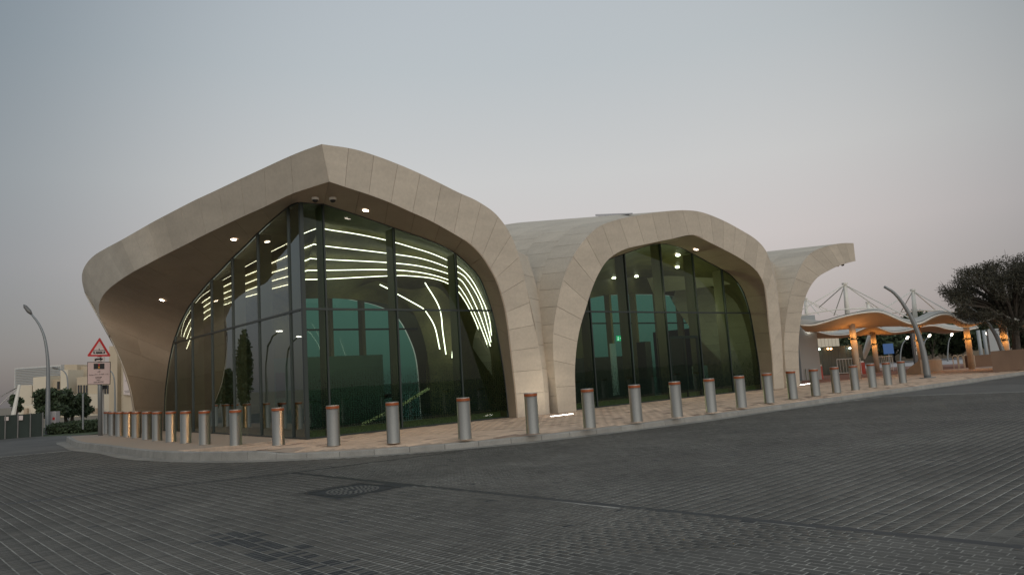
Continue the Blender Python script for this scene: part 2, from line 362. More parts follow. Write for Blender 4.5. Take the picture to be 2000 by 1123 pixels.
def grid(zn, lp, lq, stag_q):                      # lp: size along p, lq: along q
    R_ = 42
    pi = np.arange(-R_ / lp, R_ / lp).astype(int); qi = np.arange(-R_ / lq, R_ / lq).astype(int)
    PI_, QI = np.meshgrid(pi, qi, indexing='ij')
    if stag_q:  # rows run along p, each row (q index) shifted by half
        p = (PI_ + .5 * (QI % 2) + .13 * np.sin(QI * 1.7)) * lp; q = QI * lq
    else:
        p = PI_ * lp; q = (QI + .5 * (PI_ % 2)) * lq
    P = np.stack([p.ravel(), q.ravel()], 1); XY = P[:, :1] * pd + P[:, 1:] * qd
    ky = np.interp(XY[:, 0], KP[:, 0], KP[:, 1]) - .30
    d = np.hypot(XY[:, 0], XY[:, 1])
    m_ = (XY[:, 1] > 3.8) & (XY[:, 1] < ky - .1) & (np.abs(XY[:, 0]) < XY[:, 1] * .85 + 3) & (d < 34)
    XY = XY[m_]; z, dist = zone(XY, {'A': -lp / 2, 'B': lp / 2}.get(zn, 0)); m2 = (z == zn) & (dist > .055)
    rel = XY - mhc; m2 &= ~((np.abs(rel @ mhx) < .66) & (np.abs(rel @ mhy) < .66))
    XY = XY[m2]; pc = XY @ pd; L_ = np.full(len(XY), lp); sp0 = gnd(820, 1123, ZR)[:2] @ pd
    lo_, hi_ = pc - lp / 2, pc + lp / 2
    if zn == 'A' : lo2, hi2 = np.where(pc > sp0 - .3, np.maximum(lo_, sp0 - .006), lo_), hi_
    elif zn == 'B': lo2, hi2 = lo_, np.minimum(hi_, sp0 + .006)
    else: lo2, hi2 = lo_, hi_
    nc = (lo2 + hi2) / 2; XY = XY + (nc - pc)[:, None] * pd; L_ = hi2 - lo2; ok = L_ > .017
    return XY[ok], L_[ok]
sets = []
for zn, lp, lq, sg_ in (('A', .0875, .175, True), ('D', .0875, .175, True), ('B', .20, .10, True), ('C', .165, .083, False)):
    XY, L_ = grid(zn, lp, lq, sg_); sets.append((XY, L_, lq))
def brick_arrays(XY, lp, lq, gap=.0075):
    n = len(XY); hp = lp / 2 - gap; hq = lq / 2 - gap
    c = np.array([[-1, -1], [1, -1], [1, 1], [-1, 1]]); top = np.zeros((n, 8, 3))
    jit = rng.normal(0, .0012, (n, 2)); a = rng.normal(0, .006, n)
    for k in range(4):
        dx = c[k, 0] * hp; dy = c[k, 1] * hq
        ddx = dx - a * dy; ddy = dy + a * dx
        xy = XY + jit + ddx[:, None] * pd + ddy[:, None] * qd
        top[:, k, :2] = xy; top[:, k + 4, :2] = xy
    zz = ZR + .0006 + np.abs(rng.normal(0, .0006, n)); tilt = np.abs(rng.normal(0, .0004, (n, 4)))
    top[:, :4, 2] = zz[:, None] + tilt; top[:, 4:, 2] = ZR - .003
    f = np.array([[0, 1, 2, 3], [0, 4, 5, 1], [1, 5, 6, 2], [2, 6, 7, 3], [3, 7, 4, 0]])
    return top, f
def fast_mesh(name, V_, Fq, mats_, midx=None):
    me = bpy.data.meshes.new(name); n = len(V_); nf = len(Fq)
    me.vertices.add(n); me.vertices.foreach_set('co', V_.astype(np.float32).ravel())
    me.loops.add(nf * 4); me.loops.foreach_set('vertex_index', Fq.astype(np.int32).ravel())
    me.polygons.add(nf); me.polygons.foreach_set('loop_start', np.arange(0, nf * 4, 4, dtype=np.int32))
    for mm in mats_: me.materials.append(mm)
    if midx is not None: me.polygons.foreach_set('material_index', midx.astype(np.int32))
    me.update(calc_edges=True); me.validate(); return me
dk0 = gnd(445, 1045, ZR)[:2]; dk1 = gnd(690, 1123, ZR)[:2]
def is_dark(XY):
    ax = (dk1 - dk0) / np.linalg.norm(dk1 - dk0); r = XY - dk0; a = r @ ax; b = np.abs(r @ np.array([-ax[1], ax[0]]))
    inz = (a > -.3) & (a < 3.4) & (b < .24 + .10 * np.sin(a * 5)); pr = rng.random(len(XY))
    far = (rng.random(len(XY)) < .004)
    return (inz & (pr < .72)) | far
allV = []; allF = []; allM = []; near = []
for XY, lp, lq in sets:
    v, f = brick_arrays(XY, lp, lq); dk = is_dark(XY)
    # share of the picture: near ones first, only those inside the frame
    for i in range(len(XY)):
        y = XY[i, 1]
        if y < 7.6:
            rel = np.array([XY[i, 0], y, ZR]) - CAM; zc = rel @ FWD; px = 1000 + F * (rel @ RIGHT) / zc; py = 561.5 - F * (rel @ UP) / zc
            if 0 < px < 2000 and 0 < py < 1118: near.append((zc, len(allV), i))
    allV.append(v); allF.append(f); allM.append(dk)
near.sort(); near = near[:240]; pick = {}
for _, a, b in near: pick.setdefault(a, set()).add(b)
sv_, sf_, sm_ = [], [], []; off = 0
sandz = obj('jointing_sand', [(-30, 3, ZR), (30, 3, ZR), (30, 34, ZR), (-30, 34, ZR)], [(0, 1, 2, 3)], M['sand'], road, local=True); sandz.hide_render = False
bpy.data.objects.remove(sandz)
# sand bed only under the pavers (clipped at the kerb)
xs = np.linspace(-24, 23.5, 160); sb = []; sbf = []
for i, x in enumerate(xs):
    ye = min(np.interp(x, KP[:, 0], KP[:, 1]) - .25, math.sqrt(max(34.2 ** 2 - x * x, 1))); sb += [(x, min(max(3.9, (abs(x) - 2.9) / .85), ye - .01), ZR), (x, ye, ZR)]
for i in range(len(xs) - 1): sbf.append((2 * i, 2 * i + 2, 2 * i + 3, 2 * i + 1))
obj('sand_bed', sb, sbf, M['sand'], road)
for si in range(len(allV)):
    v = allV[si]; ids = np.array(sorted(set(range(len(v))) - pick.get(si, set())))
    for i in sorted(pick.get(si, set())):
        vv = v[i]; c0 = vv.mean(0)
        o = obj('paver', vv - c0, [tuple(q) for q in allF[si]], M['paver_dark'] if allM[si][i] else M['paver'], road, local=True); o.location = c0
    vv = v[ids].reshape(-1, 3); ff = (np.arange(len(ids)) * 8)[:, None, None] + allF[si][None]; ff = ff.reshape(-1, 4)
    sv_.append(vv); sf_.append(ff + off); sm_.append(np.repeat(allM[si][ids].astype(int), 5)); off += len(vv)
me = fast_mesh('paver', np.vstack(sv_), np.vstack(sf_), [M['paver'], M['paver_dark']], np.concatenate(sm_))
o = bpy.data.objects.new('paver_field', me); S.collection.objects.link(o); o.parent = road; tag(o, kind='stuff')
# dark seams between the paving fields
mb_ = MB()
for a, b in ((apex, Lf), (apex, Upr + (Upr - apex) * 2.5), (apex, Low)):
    d = (b - a) / np.linalg.norm(b - a); n = np.array([-d[1], d[0]]) * .075
    mb_.add([(*(a - n), ZR + .0015), (*(b - n), ZR + .0015), (*(b + n), ZR + .0015), (*(a + n), ZR + .0015)], [(0, 1, 2, 3)])
mb_.build('paving_seam', M['iron'], road)
# gutter strip
gv = []; gf = []
for i, s in enumerate(KS):
    p = KP[i]; n = kerb_nrm(min(max(s, .3), KS[-1] - .3)); gv += [p - n * (.42 + .06 * math.sin(s * .9)), p + n * .02]
gv = [(a[0], a[1], ZR + .006) for a in gv]
for i in range(len(KS) - 1): gf.append((2 * i, 2 * i + 1, 2 * i + 3, 2 * i + 2))
go = obj('gutter', gv, [q[::-1] for q in gf], M['gutter']); tag(go, kind='structure')
# pavement body and kerb stones
KW = .15
inner = []
for i, s in enumerate(KS):
    inner.append(KP[i] + kerb_nrm(min(max(s, .3), KS[-1] - .3)) * KW)
st = 4; ids = list(range(0, len(KS), st)); pv = []; pf = []
for i in ids:
    s = KS[i]; n = kerb_nrm(min(max(s, .3), KS[-1] - .3)); a = KP[i] + n * KW; b = KP[i] + n * (KW + .9)
    pv += [(a[0], a[1], kerb_top(s) - .006), (b[0], b[1], -.004)]
for i in range(len(ids) - 1): pf.append((2 * i, 2 * i + 2, 2 * i + 3, 2 * i + 1))
nb = len(ids); far = [(62, 62), (90, 110), (90, 130), (-20, 130), (-12, 60), (-20.5, 37.6), (-21.6, 36.6)]
base = len(pv); pv += [(x, y, -.004) for x, y in far]
poly = [2 * i + 1 for i in range(nb)] + [base + k for k in range(len(far))]
bm = bmesh.new(); bv = [bm.verts.new(v) for v in pv]
for q in pf: bm.faces.new([bv[i] for i in q])
bm.faces.new([bv[i] for i in poly]); bmesh.ops.triangulate(bm, faces=[f for f in bm.faces if len(f.verts) > 4]); bmesh.ops.recalc_face_normals(bm, faces=bm.faces)
me = bpy.data.meshes.new('pavement'); bm.to_mesh(me); bm.free(); me.materials.append(M['tile_joint'])
pav = bpy.data.objects.new('pavement', me); S.collection.objects.link(pav); tag(pav, kind='structure'); ORG[pav.name] = np.zeros(3)
s = 0.0; kn = 0
while s < KS[-1] - 1 and kn < 75:
    ln = .92; e0, e1 = s + .006, s + ln - .006; vs = []
    for ss in (e0, (e0 + e1) / 2, e1):
        p = kerb_pt(ss); n = kerb_nrm(ss); t = kerb_top(ss)
        for (o_, z) in ((-.012, ZR - .05), (0, t - .02), (.02, t), (KW, t), (KW, ZR - .05)): vs.append((p[0] + n[0] * o_, p[1] + n[1] * o_, z))
    fs = []
    for a in range(2):
        for k in range(4): fs.append((a * 5 + k, a * 5 + k + 1, (a + 1) * 5 + k + 1, (a + 1) * 5 + k)[::-1])
    fs += [(0, 1, 2, 3, 4)[::-1], (10, 11, 12, 13, 14)]
    o = obj('kerb_stone', vs, [q[::-1] for q in fs], M['kerb'], pav); s += ln; kn += 1
# dark backing in the kerb joints
kb = []; kf = []
for i, ss in enumerate(KS):
    n = kerb_nrm(min(max(ss, .3), KS[-1] - .3)); t = kerb_top(ss); p = KP[i] + n * .012; q = KP[i] + n * (KW + .01)
    kb += [(p[0], p[1], ZR - .05), (p[0], p[1], t - .012), (q[0], q[1], t - .012)]
for i in range(len(KS) - 1): kf += [(3 * i, 3 * i + 3, 3 * i + 4, 3 * i + 1), (3 * i + 1, 3 * i + 4, 3 * i + 5, 3 * i + 2)]
obj('kerb_bed', kb, kf, M['iron'], pav)
# paving tiles: rows along U
tl, tw = .40, .20
ii, jj = np.meshgrid(np.arange(-60, 130), np.arange(-45, 6), indexing='ij')
uu = (ii + .5 * (jj % 2)) * tl; vv_ = jj * tw
XY = B0[:2] + uu.ravel()[:, None] * U[:2] + vv_.ravel()[:, None] * V[:2]
uvx = np.stack([uu.ravel(), vv_.ravel()], 1)
# distance to kerb line
KPd = KP[::3, :2]; 
dmin = np.full(len(XY), 1e9); idx = np.zeros(len(XY), int)
for a in range(0, len(XY), 2000):
    dd = np.linalg.norm(XY[a:a + 2000, None] - KPd[None], axis=2); dmin[a:a + 2000] = dd.min(1); idx[a:a + 2000] = dd.argmin(1)
ns = np.array([kerb_nrm(min(max(KS[min(3 * k, len(KS) - 1)], .3), KS[-1] - .3))[:2] for k in idx])
sd = np.einsum('ij,ij->i', XY - KPd[idx], ns)
keep = (sd > KW + .19) & ~((uvx[:, 0] > -.15) & (uvx[:, 1] > -.12) & (uvx[:, 0] < 27)) & (XY[:, 0] < 34) & (sd < 16) & (XY[:, 0] > -22)
XY = XY[keep]; sd = sd[keep]; idk = idx[keep]; uvk = uvx[keep]
keep2 = ~((uvk[:, 0] < -.2) & (uvk[:, 1] > 30)); XY, sd, idk = XY[keep2], sd[keep2], idk[keep2]
kt = np.array([kerb_top(KS[min(3 * k, len(KS) - 1)]) for k in idk])
def surf(sdv): return np.where(sdv < KW + .9, kt + (0 - kt) * np.clip((sdv - KW) / .9, 0, 1), 0)
n_ = len(XY); hg = .0035; arr = np.zeros((n_, 8, 3)); cs = [(-1, -1), (1, -1), (1, 1), (-1, 1)]
for k in range(4):
    o2 = cs[k][0] * (tl / 2 - hg) * U[:2] + cs[k][1] * (tw / 2 - hg) * V[:2]; xy = XY + o2
    sdk = sd + np.einsum('ij,ij->i', np.tile(o2, (n_, 1)), np.array([ns[keep][keep2][i] for i in range(n_)]))
    arr[:, k, :2] = xy; arr[:, k + 4, :2] = xy; zz = surf(sdk); arr[:, k, 2] = zz + .002; arr[:, k + 4, 2] = zz - .006
dkt = rng.random(n_) < .07
d2 = np.hypot(XY[:, 0], XY[:, 1]); rng_in = [i for i in np.argsort(d2) if abs(XY[i, 0]) < XY[i, 1] * .7][:200]
F8 = np.array([[0, 1, 2, 3], [0, 4, 5, 1], [1, 5, 6, 2], [2, 6, 7, 3], [3, 7, 4, 0]]); ps = set(rng_in)
for i in rng_in:
    c0 = arr[i].mean(0); o = obj('paving_tile', arr[i] - c0, [tuple(q) for q in F8], M['tile_dark'] if dkt[i] else M['tile'], pav, local=True); o.location = c0
ids = np.array([i for i in range(n_) if i not in ps])
ff = ((np.arange(len(ids)) * 8)[:, None, None] + F8[None]).reshape(-1, 4)
me = fast_mesh('paving_tile', arr[ids].reshape(-1, 3), ff, [M['tile'], M['tile_dark']], np.repeat(dkt[ids].astype(int), 5))
o = bpy.data.objects.new('paving_tile_field', me); S.collection.objects.link(o); o.parent = pav; tag(o, kind='stuff')
# manhole
mo = empty('manhole_cover', (*mhc, ZR), 'square cast iron manhole cover with a ring pattern set diagonally in the dark paving', 'manhole cover')
def mhp(a, b, z): return np.array([*(mhc + a * mhx + b * mhy), ZR + z])
mq = MB(); mq.add([(*(mhc + a * mhx + b_ * mhy), ZR + .0004) for a, b_ in ((-.8, -.8), (.8, -.8), (.8, .8), (-.8, .8))], [(0, 1, 2, 3)]); mq.build('cover_bedding', M['paver_dark'], road)
fr = MB()
for sx, sy, lx, ly in ((-.6, -.6, 1.2, .07), (-.6, .53, 1.2, .07), (-.6, -.53, .07, 1.06), (.53, -.53, .07, 1.06)):
    fr.box(mhp(sx, sy, -.02), np.array([*(lx * mhx), 0]), np.array([*(ly * mhy), 0]), (0, 0, .026))
fr.build('frame', M['iron'], mo)
pl = MB(); pl.box(mhp(-.53, -.53, -.02), np.array([*(1.06 * mhx), 0]), np.array([*(1.06 * mhy), 0]), (0, 0, .016)); pl.build('cover', M['iron'], mo)
stu = MB()
for r in (.12, .2, .28, .36, .44):
    k = int(2 * math.pi * r / .09)
    for i in range(k):
        t = 2 * math.pi * i / k; stu.add(*box_vf(mhp(r * math.cos(t) - .022, r * math.sin(t) - .022, -.004), np.array([*(.044 * mhx), 0]), np.array([*(.044 * mhy), 0]), (0, 0, .011)))
tag(stu.build('raised_stud', M['iron2'], mo), kind='stuff')

# ================================================================== STATION
ST = empty('station_building', P3(12, 6, 0), 'low metro station with flowing pale limestone arches over dark green glass', 'building')
fas1_o = [(628, 282), (688, 291), (732, 304), (775, 320), (815, 337), (855, 356), (895, 376), (934, 394), (971, 421), (1000, 464), (1019, 520), (1030, 573), (1041, 625), (1051, 672), (1058, 718), (1063, 765), (1066, 813)]
fas1_i = [(643, 355), (679, 367), (722, 381), (762, 396), (800, 413), (840, 431), (880, 453), (915, 475), (940, 500), (958, 528), (971, 554), (984, 597), (991, 636), (996, 680), (1001, 723), (1006, 768), (1010, 819)]
gl1 = [(632, 399), (670, 411), (712, 425), (755, 440), (792, 453), (830, 466), (868, 482), (895, 499), (916, 518), (932, 535), (943, 554), (957, 592), (966, 625), (974, 662), (981, 705), (988, 755), (994, 816)]
O1 = [on_front(q) for q in fas1_o]; I1 = [on_front(q) for q in fas1_i]; G1 = [on_v(q, 0) for q in gl1]
O1[-1][2] = 0; I1[-1][2] = 0
tipI = uvz(I1[0]); tipO = uvz(O1[0])
def on_left(q):
    r = ray(*q); r = r / np.linalg.norm(r)
    def f(t):
        u, v, z = uvz(CAM + t * r)
        ut = tipI[0] + (tipO[0] - tipI[0]) * (z - tipI[2]) / (tipO[2] - tipI[2]) if z > tipI[2] - 1 else tipI[0]
        vt = tipI[1]
        gg = 3.1 * min(max((v - vt) / 13.0, 0), 1) ** .75; hz = .5 + .5 * min(max(z / 6.0, 0), 1)
        return u - (min(ut, .3) - gg * hz)
    ts_ = np.linspace(14, 50, 400); fv = [f(t) for t in ts_]
    for i in range(len(ts_) - 1):
        if fv[i] <= 0 < fv[i + 1] or fv[i] >= 0 > fv[i + 1]:
            a, b = ts_[i], ts_[i + 1]; fa = fv[i]
            for _ in range(40):
                m_ = (a + b) / 2
                if (f(m_) > 0) == (fa > 0): a = m_
                else: b = m_
            return CAM + a * r
    return CAM + ts_[int(np.argmin(np.abs(fv)))] * r
fL_o = [(628, 282), (594, 294), (560, 308), (510, 331), (460, 354), (420, 373), (380, 391.5), (340, 412), (300, 433), (265, 453), (235, 470), (205, 486), (184, 499), (169.5, 514), (161.5, 530), (160, 546),
        (164, 566), (175, 588), (192, 618), (206, 642), (219, 668), (231, 697), (242, 727), (251, 757), (257, 785), (260, 815), (261, 848)]
fL_i = [(643, 355), (602, 368), (565, 381), (515, 405), (470, 425), (432, 443), (395, 461), (358, 480), (320, 499), (288, 516), (262, 530), (238, 545), (220, 558), (206, 571), (198, 583), (193, 597),
        (194, 613), (198, 628), (206, 644), (215, 660), (226, 682), (237, 708), (247, 735), (255, 763), (260, 789), (264, 817), (266, 848)]
gL = [None, (583, 395), (566, 402), (530, 431), (500, 459), (475, 484), (450, 508), (428, 531), (406, 553), (390, 572), (376, 589), (366, 604), (358, 619), (351, 634), (346, 648), (341, 662),
      (337, 676), (334, 688), (332, 698), (330, 708), (328, 720), (326, 735), (324, 750), (322, 768), (321, 790), (320, 815), (320, 842)]
OL = [O1[0]] + [on_left(q) for q in fL_o[1:]]; IL = [I1[0]] + [on_left(q) for q in fL_i[1:]]
GL = [G1[0], on_v((583, 395), 0)] + [on_u(q, 0) for q in gL[2:]]
OL[-1][2] = 0; IL[-1][2] = 0; GL[-1][2] = 0; G1[-1][2] = 0
panels(O1, I1, 17, 1, 'stone_panel', M['stone'], ST, su=4)
panels(OL, IL, 26, 1, 'stone_panel', M['stone'], ST, su=4)
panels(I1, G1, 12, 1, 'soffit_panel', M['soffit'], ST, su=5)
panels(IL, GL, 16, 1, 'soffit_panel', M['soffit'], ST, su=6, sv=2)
fas2_o = [(1091, 811), (1087, 770), (1082, 715), (1080, 665), (1084, 621), (1096, 560), (1111, 517), (1135, 477), (1165, 446), (1200, 431), (1245, 421), (1300, 413), (1342, 411), (1375, 416), (1415, 432), (1450, 451),
          (1474, 466), (1492, 484), (1503, 507), (1512, 545), (1520, 595), (1525, 645), (1528, 690), (1529, 755)]
fas2_i = [(1126, 805), (1124, 765), (1123, 722), (1126, 680), (1133, 640), (1145, 600), (1156, 565), (1170, 533), (1189, 506), (1220, 487), (1262, 477), (1310, 467), (1355, 459), (1385, 473), (1415, 488), (1443, 503),
          (1468, 520), (1484, 538), (1492, 557), (1497, 590), (1501, 635), (1506, 680), (1509, 720), (1511, 757)]
O2 = [on_front(q) for q in fas2_o]; I2 = [on_front(q) for q in fas2_i]
for c_ in (O2, I2): c_[0][2] = 0; c_[-1][2] = 0
g2r = [(1300, 476), (1330, 484), (1370, 505), (1400, 521), (1423, 534), (1443, 554), (1457, 582), (1467, 620), (1475, 665), (1483, 716), (1487, 758)]
G2r = [uvz(on_v(q, 0)) for q in g2r]; uc = G2r[0][0]; G2r[-1][2] = 0
G2u = [(2 * uc - a[0], a[2]) for a in G2r[::-1]] + [(a[0], a[2]) for a in G2r[1:]]
G2 = [P3(a, 0, z) for a, z in G2u]
panels(O2, I2, 27, 1, 'stone_panel', M['stone'], ST, su=4)
# soffit of the middle arch: right and left halves
k2 = 12
I2r = I2[k2:]; I2l = I2[:k2 + 1]
def resamp(c, n): c = Crv(c); return [c(t) for t in arc_params(c, n - 1)]
G2R = resamp(G2[len(G2r) - 1:], len(I2r)); G2L = resamp(G2[:len(G2r)], len(I2l))
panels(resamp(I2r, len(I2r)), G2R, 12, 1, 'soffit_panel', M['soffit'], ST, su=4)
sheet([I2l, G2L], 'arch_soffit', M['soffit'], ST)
fas3_o = [(1537, 753), (1533, 700), (1532, 662), (1535, 628), (1541, 588), (1551, 553), (1565, 518), (1582, 496), (1605, 484), (1628, 478), (1648, 475), (1667, 475)]
fas3_i = [(1562, 748), (1560, 700), (1560, 665), (1564, 625), (1571, 588), (1582, 561), (1598, 541), (1618, 529), (1634, 521), (1648, 516), (1660, 512.5), (1671, 510)]
O3 = [on_front(q) for q in fas3_o]; I3 = [on_front(q) for q in fas3_i]; O3[0][2] = 0; I3[0][2] = 0
panels(O3, I3, 13, 1, 'stone_panel', M['stone'], ST, su=4)
# cantilever tip end return and soffit going back
def back(c, dv, du=0, dz=0): return [p + V * dv + U * du + ZZ * dz for p in c]
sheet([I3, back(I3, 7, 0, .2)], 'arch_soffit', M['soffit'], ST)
sheet([[O3[-1], I3[-1]], [O3[-1] + V * 9, I3[-1] + V * 9]], 'tip_return', M['stone'], ST, K=2, smooth=False)
# roof skins
def roof_back(c, dv, rise): return [P3(uvz(p)[0], min(dv, 1.5 + .95 * uvz(p)[2]), uvz(p)[2] + rise * (min(1, max(uvz(p)[2], 0) / 8.3)) ** 2) for p in c]
O2a = O2[:13]
panels(O2a, roof_back(O2a, 8, 1.55), 20, 6, 'stone_panel', M['stone'], ST, su=2, sv=1, stag=True)
# strip of the first vault turning back behind its fascia
s1 = [(1010, 490), (1025, 550), (1040, 610), (1050, 662), (1060, 740), (1066, 813)]
s2 = [(1030, 500), (1047, 555), (1059, 615), (1064, 665), (1070, 742), (1074, 812)]
S1 = [on_front(q) for q in s1]; S2 = [on_v(q, d) for q, d in zip(s2, (.2, -.1, -.35, -.5, -.62, -.65))]; S1[-1][2] = 0; S2[-1][2] = 0
panels(S1, S2, 7, 1, 'stone_panel', M['stone'], ST, su=3)
# between middle arch and right cantilever
O3a = O3[:12]
panels(O3a, roof_back(O3a, 8, .75), 15, 5, 'stone_panel', M['stone'], ST, su=2, sv=1, stag=True)
S3f = [on_front(q) for q in ((1503, 507), (1512, 545), (1520, 595), (1525, 645), (1528, 690), (1529, 755))]; S3b = [on_v(q, d) for q, d in zip(((1512, 515), (1518, 552), (1525, 600), (1529, 648), (1531, 692), (1532, 754.5)), (.2, 0, -.3, -.5, -.6, -.65))]
S3f[-1][2] = 0; S3b[-1][2] = 0; panels(S3f, S3b, 6, 1, 'stone_panel', M['stone'], ST, su=3)
# hidden-side roof skins running back from the fascia edges
O1r = O1[:10]; OLr = OL[:15]
sheet([O1r, [P3(*(uvz(p) + [0, 9.5, .0])) for p in O1r]], 'roof_skin', M['stone'], ST)
sheet([OLr, [P3(*(uvz(p) + [3.5, 1.5, -.2])) for p in OLr]], 'roof_skin', M['stone'], ST)
O2r = O2[12:20]; sheet([O2r, [P3(*(uvz(p) + [0, 9, .3])) for p in O2r]], 'roof_skin', M['stone'], ST)
sheet([OL[15:], [P3(*(uvz(p) + [1.5, 2.5, 0])) for p in OL[15:]]], 'roof_skin', M['stone'], ST)
sheet([O3[6:], [P3(*(uvz(p) + [0, 9, .3])) for p in O3[6:]]], 'roof_skin', M['stone'], ST)

# ---- glazing
def clip(poly, axis, lim, keep_less):
    outp = []
    for i in range(len(poly)):
        a, b = poly[i], poly[(i + 1) % len(poly)]; ia = (a[axis] <= lim) == keep_less; ib = (b[axis] <= lim) == keep_less
        if ia: outp.append(a)
        if ia != ib:
            t = (lim - a[axis]) / (b[axis] - a[axis] + 1e-12); outp.append((a[0] + t * (b[0] - a[0]), a[1] + t * (b[1] - a[1])))
    return outp
ZT = 4.17
prof1 = [(0, 0), (0, uvz(GL[1])[2])] + [(uvz(p)[0], uvz(p)[2]) for p in [Crv(G1)(t) for t in arc_params(Crv(G1), 40)]]
profL = [(0, 0)] + [(0, uvz(GL[1])[2])] + [(uvz(p)[1], uvz(p)[2]) for p in [Crv(GL[2:])(t) for t in arc_params(Crv(GL[2:]), 50)]]
prof2 = [(uvz(p)[0], uvz(p)[2]) for p in [Crv(G2)(t) for t in arc_params(Crv(G2), 70)]]
def glaze(prof, cuts, to3, gm, inward, zt=ZT, fins=True, fin_d=.42, fin_w=.10, mw=.055):
    lo, hi = min(p[0] for p in prof), max(p[0] for p in prof); ed = [lo] + cuts + [hi]
    def topz(x):
        zs = []
        for i in range(len(prof)):
            a, b = prof[i], prof[(i + 1) % len(prof)]
            if (a[0] - x) * (b[0] - x) <= 0 and abs(a[0] - b[0]) > 1e-6: zs.append(a[1] + (x - a[0]) / (b[0] - a[0]) * (b[1] - a[1]))
        return max(zs) if zs else 0
    for x0, x1 in zip(ed[:-1], ed[1:]):
        for z0, z1 in ((0, zt - .03), (zt + .03, 99)):
            p = clip(clip(clip(clip(prof, 0, x0 + .03, False), 0, x1 - .03, True), 1, z0, False), 1, z1, True)
            if len(p) < 3 or max(q[1] for q in p) - min(q[1] for q in p) < .1: continue
            pts = [to3(a, 0, z) for a, z in p]; obj('glass_pane', pts, [tuple(range(len(pts)))], gm, ST)
    for x in cuts:
        zt_ = topz(x)
        if zt_ < .5: continue
        b = MB(); b.box(to3(x - mw / 2, -.05 * inward, 0), to3(mw, 0, 0) - to3(0, 0, 0), (to3(0, .10 * inward, 0) - to3(0, 0, 0)), (0, 0, zt_ - .01)); b.build('mullion', M['frame'], ST)
        if fins:
            b = MB(); b.box(to3(x - fin_w / 2, .06 * inward, 0), to3(fin_w, 0, 0) - to3(0, 0, 0), (to3(0, fin_d * inward, 0) - to3(0, 0, 0)), (0, 0, zt_ - .04)); b.build('glazing_fin', M['fin'], ST)
    # transom
    xs_ = [p[0] for p in clip(prof, 1, zt, False)]; b = MB()
    b.box(to3(min(xs_) + .02, -.045 * inward, zt - .035), to3(max(xs_) - min(xs_) - .04, 0, 0) - to3(0, 0, 0), to3(0, .09 * inward, 0) - to3(0, 0, 0), (0, 0, .07)); b.build('transom', M['frame'], ST)
    # edge frame following the opening
    e = MB()
    pts = [to3(a, .0, z) for a, z in prof]
    e.tube(pts[1:], .035, 5); e.build('edge_frame', M['frame'], ST)
    # base rail
    b = MB(); b.box(to3(lo, -.03 * inward, 0), to3(hi - lo, 0, 0) - to3(0, 0, 0), to3(0, .06 * inward, 0) - to3(0, 0, 0), (0, 0, .05)); b.build('base_rail', M['frame'], ST)
toR = lambda a, d, z: P3(a, d, z)
toL = lambda a, d, z: P3(d, a, z)
glaze(prof1, [.79, 3.48, 6.14], toR, M['glass'], 1)
glaze(profL, [1.03, 3.88, 6.65, 9.27, 12.06, 14.77], toL, M['glass_l'], 1)
glaze(prof2, [13.22, 15.74, 18.4, 20.93, 23.38], toR, M['glass'], 1, fin_d=.5)
b = MB(); b.box(P3(-.05, -.05, 0), U * .12, V * .12, (0, 0, uvz(GL[1])[2])); b.build('corner_post', M['frame'], ST)

# ---- interior
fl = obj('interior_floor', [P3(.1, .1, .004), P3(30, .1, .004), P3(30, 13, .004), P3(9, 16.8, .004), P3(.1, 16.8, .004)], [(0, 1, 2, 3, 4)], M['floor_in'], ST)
sR = [[(628, 443), (637, 448), (700, 458), (757, 470), (800, 482), (850, 498), (892, 519), (920, 545), (942, 585), (955, 620), (960, 655)],
      [(613, 477), (637, 481), (757, 495), (830, 507), (893, 531), (915, 550), (938, 590), (953, 640), (959, 668)],
      [(606, 505), (637, 507), (757, 513), (830, 522), (890, 541), (912, 563), (935, 610), (950, 652), (958, 676)],
      [(601, 528), (640, 528), (757, 527), (830, 534), (885, 551), (907, 574), (930, 618), (948, 663), (956, 688)],
      [(596, 546), (640, 545), (757, 539), (800, 539), (850, 545), (882, 558), (903, 580), (925, 620), (945, 672)]]
sL = [[(590, 458), (562, 475.5), (524, 495), (502, 509), (473, 525), (453, 538), (430, 551), (412, 566), (392, 581), (374, 604), (359, 632), (352, 668)],
      [(589, 487), (562, 500), (524, 517), (502, 529), (473, 541), (453, 552), (430, 564), (412, 579), (392, 594), (375, 620), (360, 652), (354, 684)],
      [(592, 511), (562, 523), (524, 535), (502, 545), (473, 557), (453, 566), (430, 577), (412, 590), (393, 605), (375, 636), (362, 668)],
      [(592, 531), (562, 540), (524, 551), (502, 560), (473, 571), (453, 578), (430, 588), (412, 602), (393, 617), (376, 652), (364, 682)],
      [(591, 548), (562, 556), (524, 566), (502, 574), (473, 582), (453, 590), (430, 599), (412, 614), (393, 630), (376, 668)]]
SR = []; SL = []
for k in range(5):
    vk = 1.2 + .62 * k; r_ = [on_v(q, vk) for q in sR[k]]; uk = uvz(r_[0])[0]
    l_ = [r_[0]] + [on_u(q, uk) for q in sL[k]]; SR.append(r_); SL.append(l_)
    b = MB(); b.tube(resamp(r_, 60), .0145, 5); b.build('light_strip', M['strip'], ST)
    b = MB(); b.tube(resamp(l_, 60), .0145, 5); b.build('light_strip', M['strip'], ST)
def lift(c, dz=.10, inn=0): return [p + ZZ * dz for p in c]
G1c = [p + V * .1 + ZZ * .02 for p in G1]; GLc = [GL[0] + V * .1] + [p + U * .1 for p in GL[1:]]
GLc = [G1c[0]] + [P3(uvz(p)[0] + .1, uvz(p)[1] + .1, uvz(p)[2]) for p in GL[1:]]
def down(c): # carry the end of a strip curve on to the floor
    e = c[-1]; d = e - c[-2]; d = d / np.linalg.norm(d); return c + [np.array([e[0] + .25 * d[0], e[1] + .25 * d[1], e[2] * .5]), np.array([e[0] + .3 * d[0], e[1] + .3 * d[1], 0.0])]
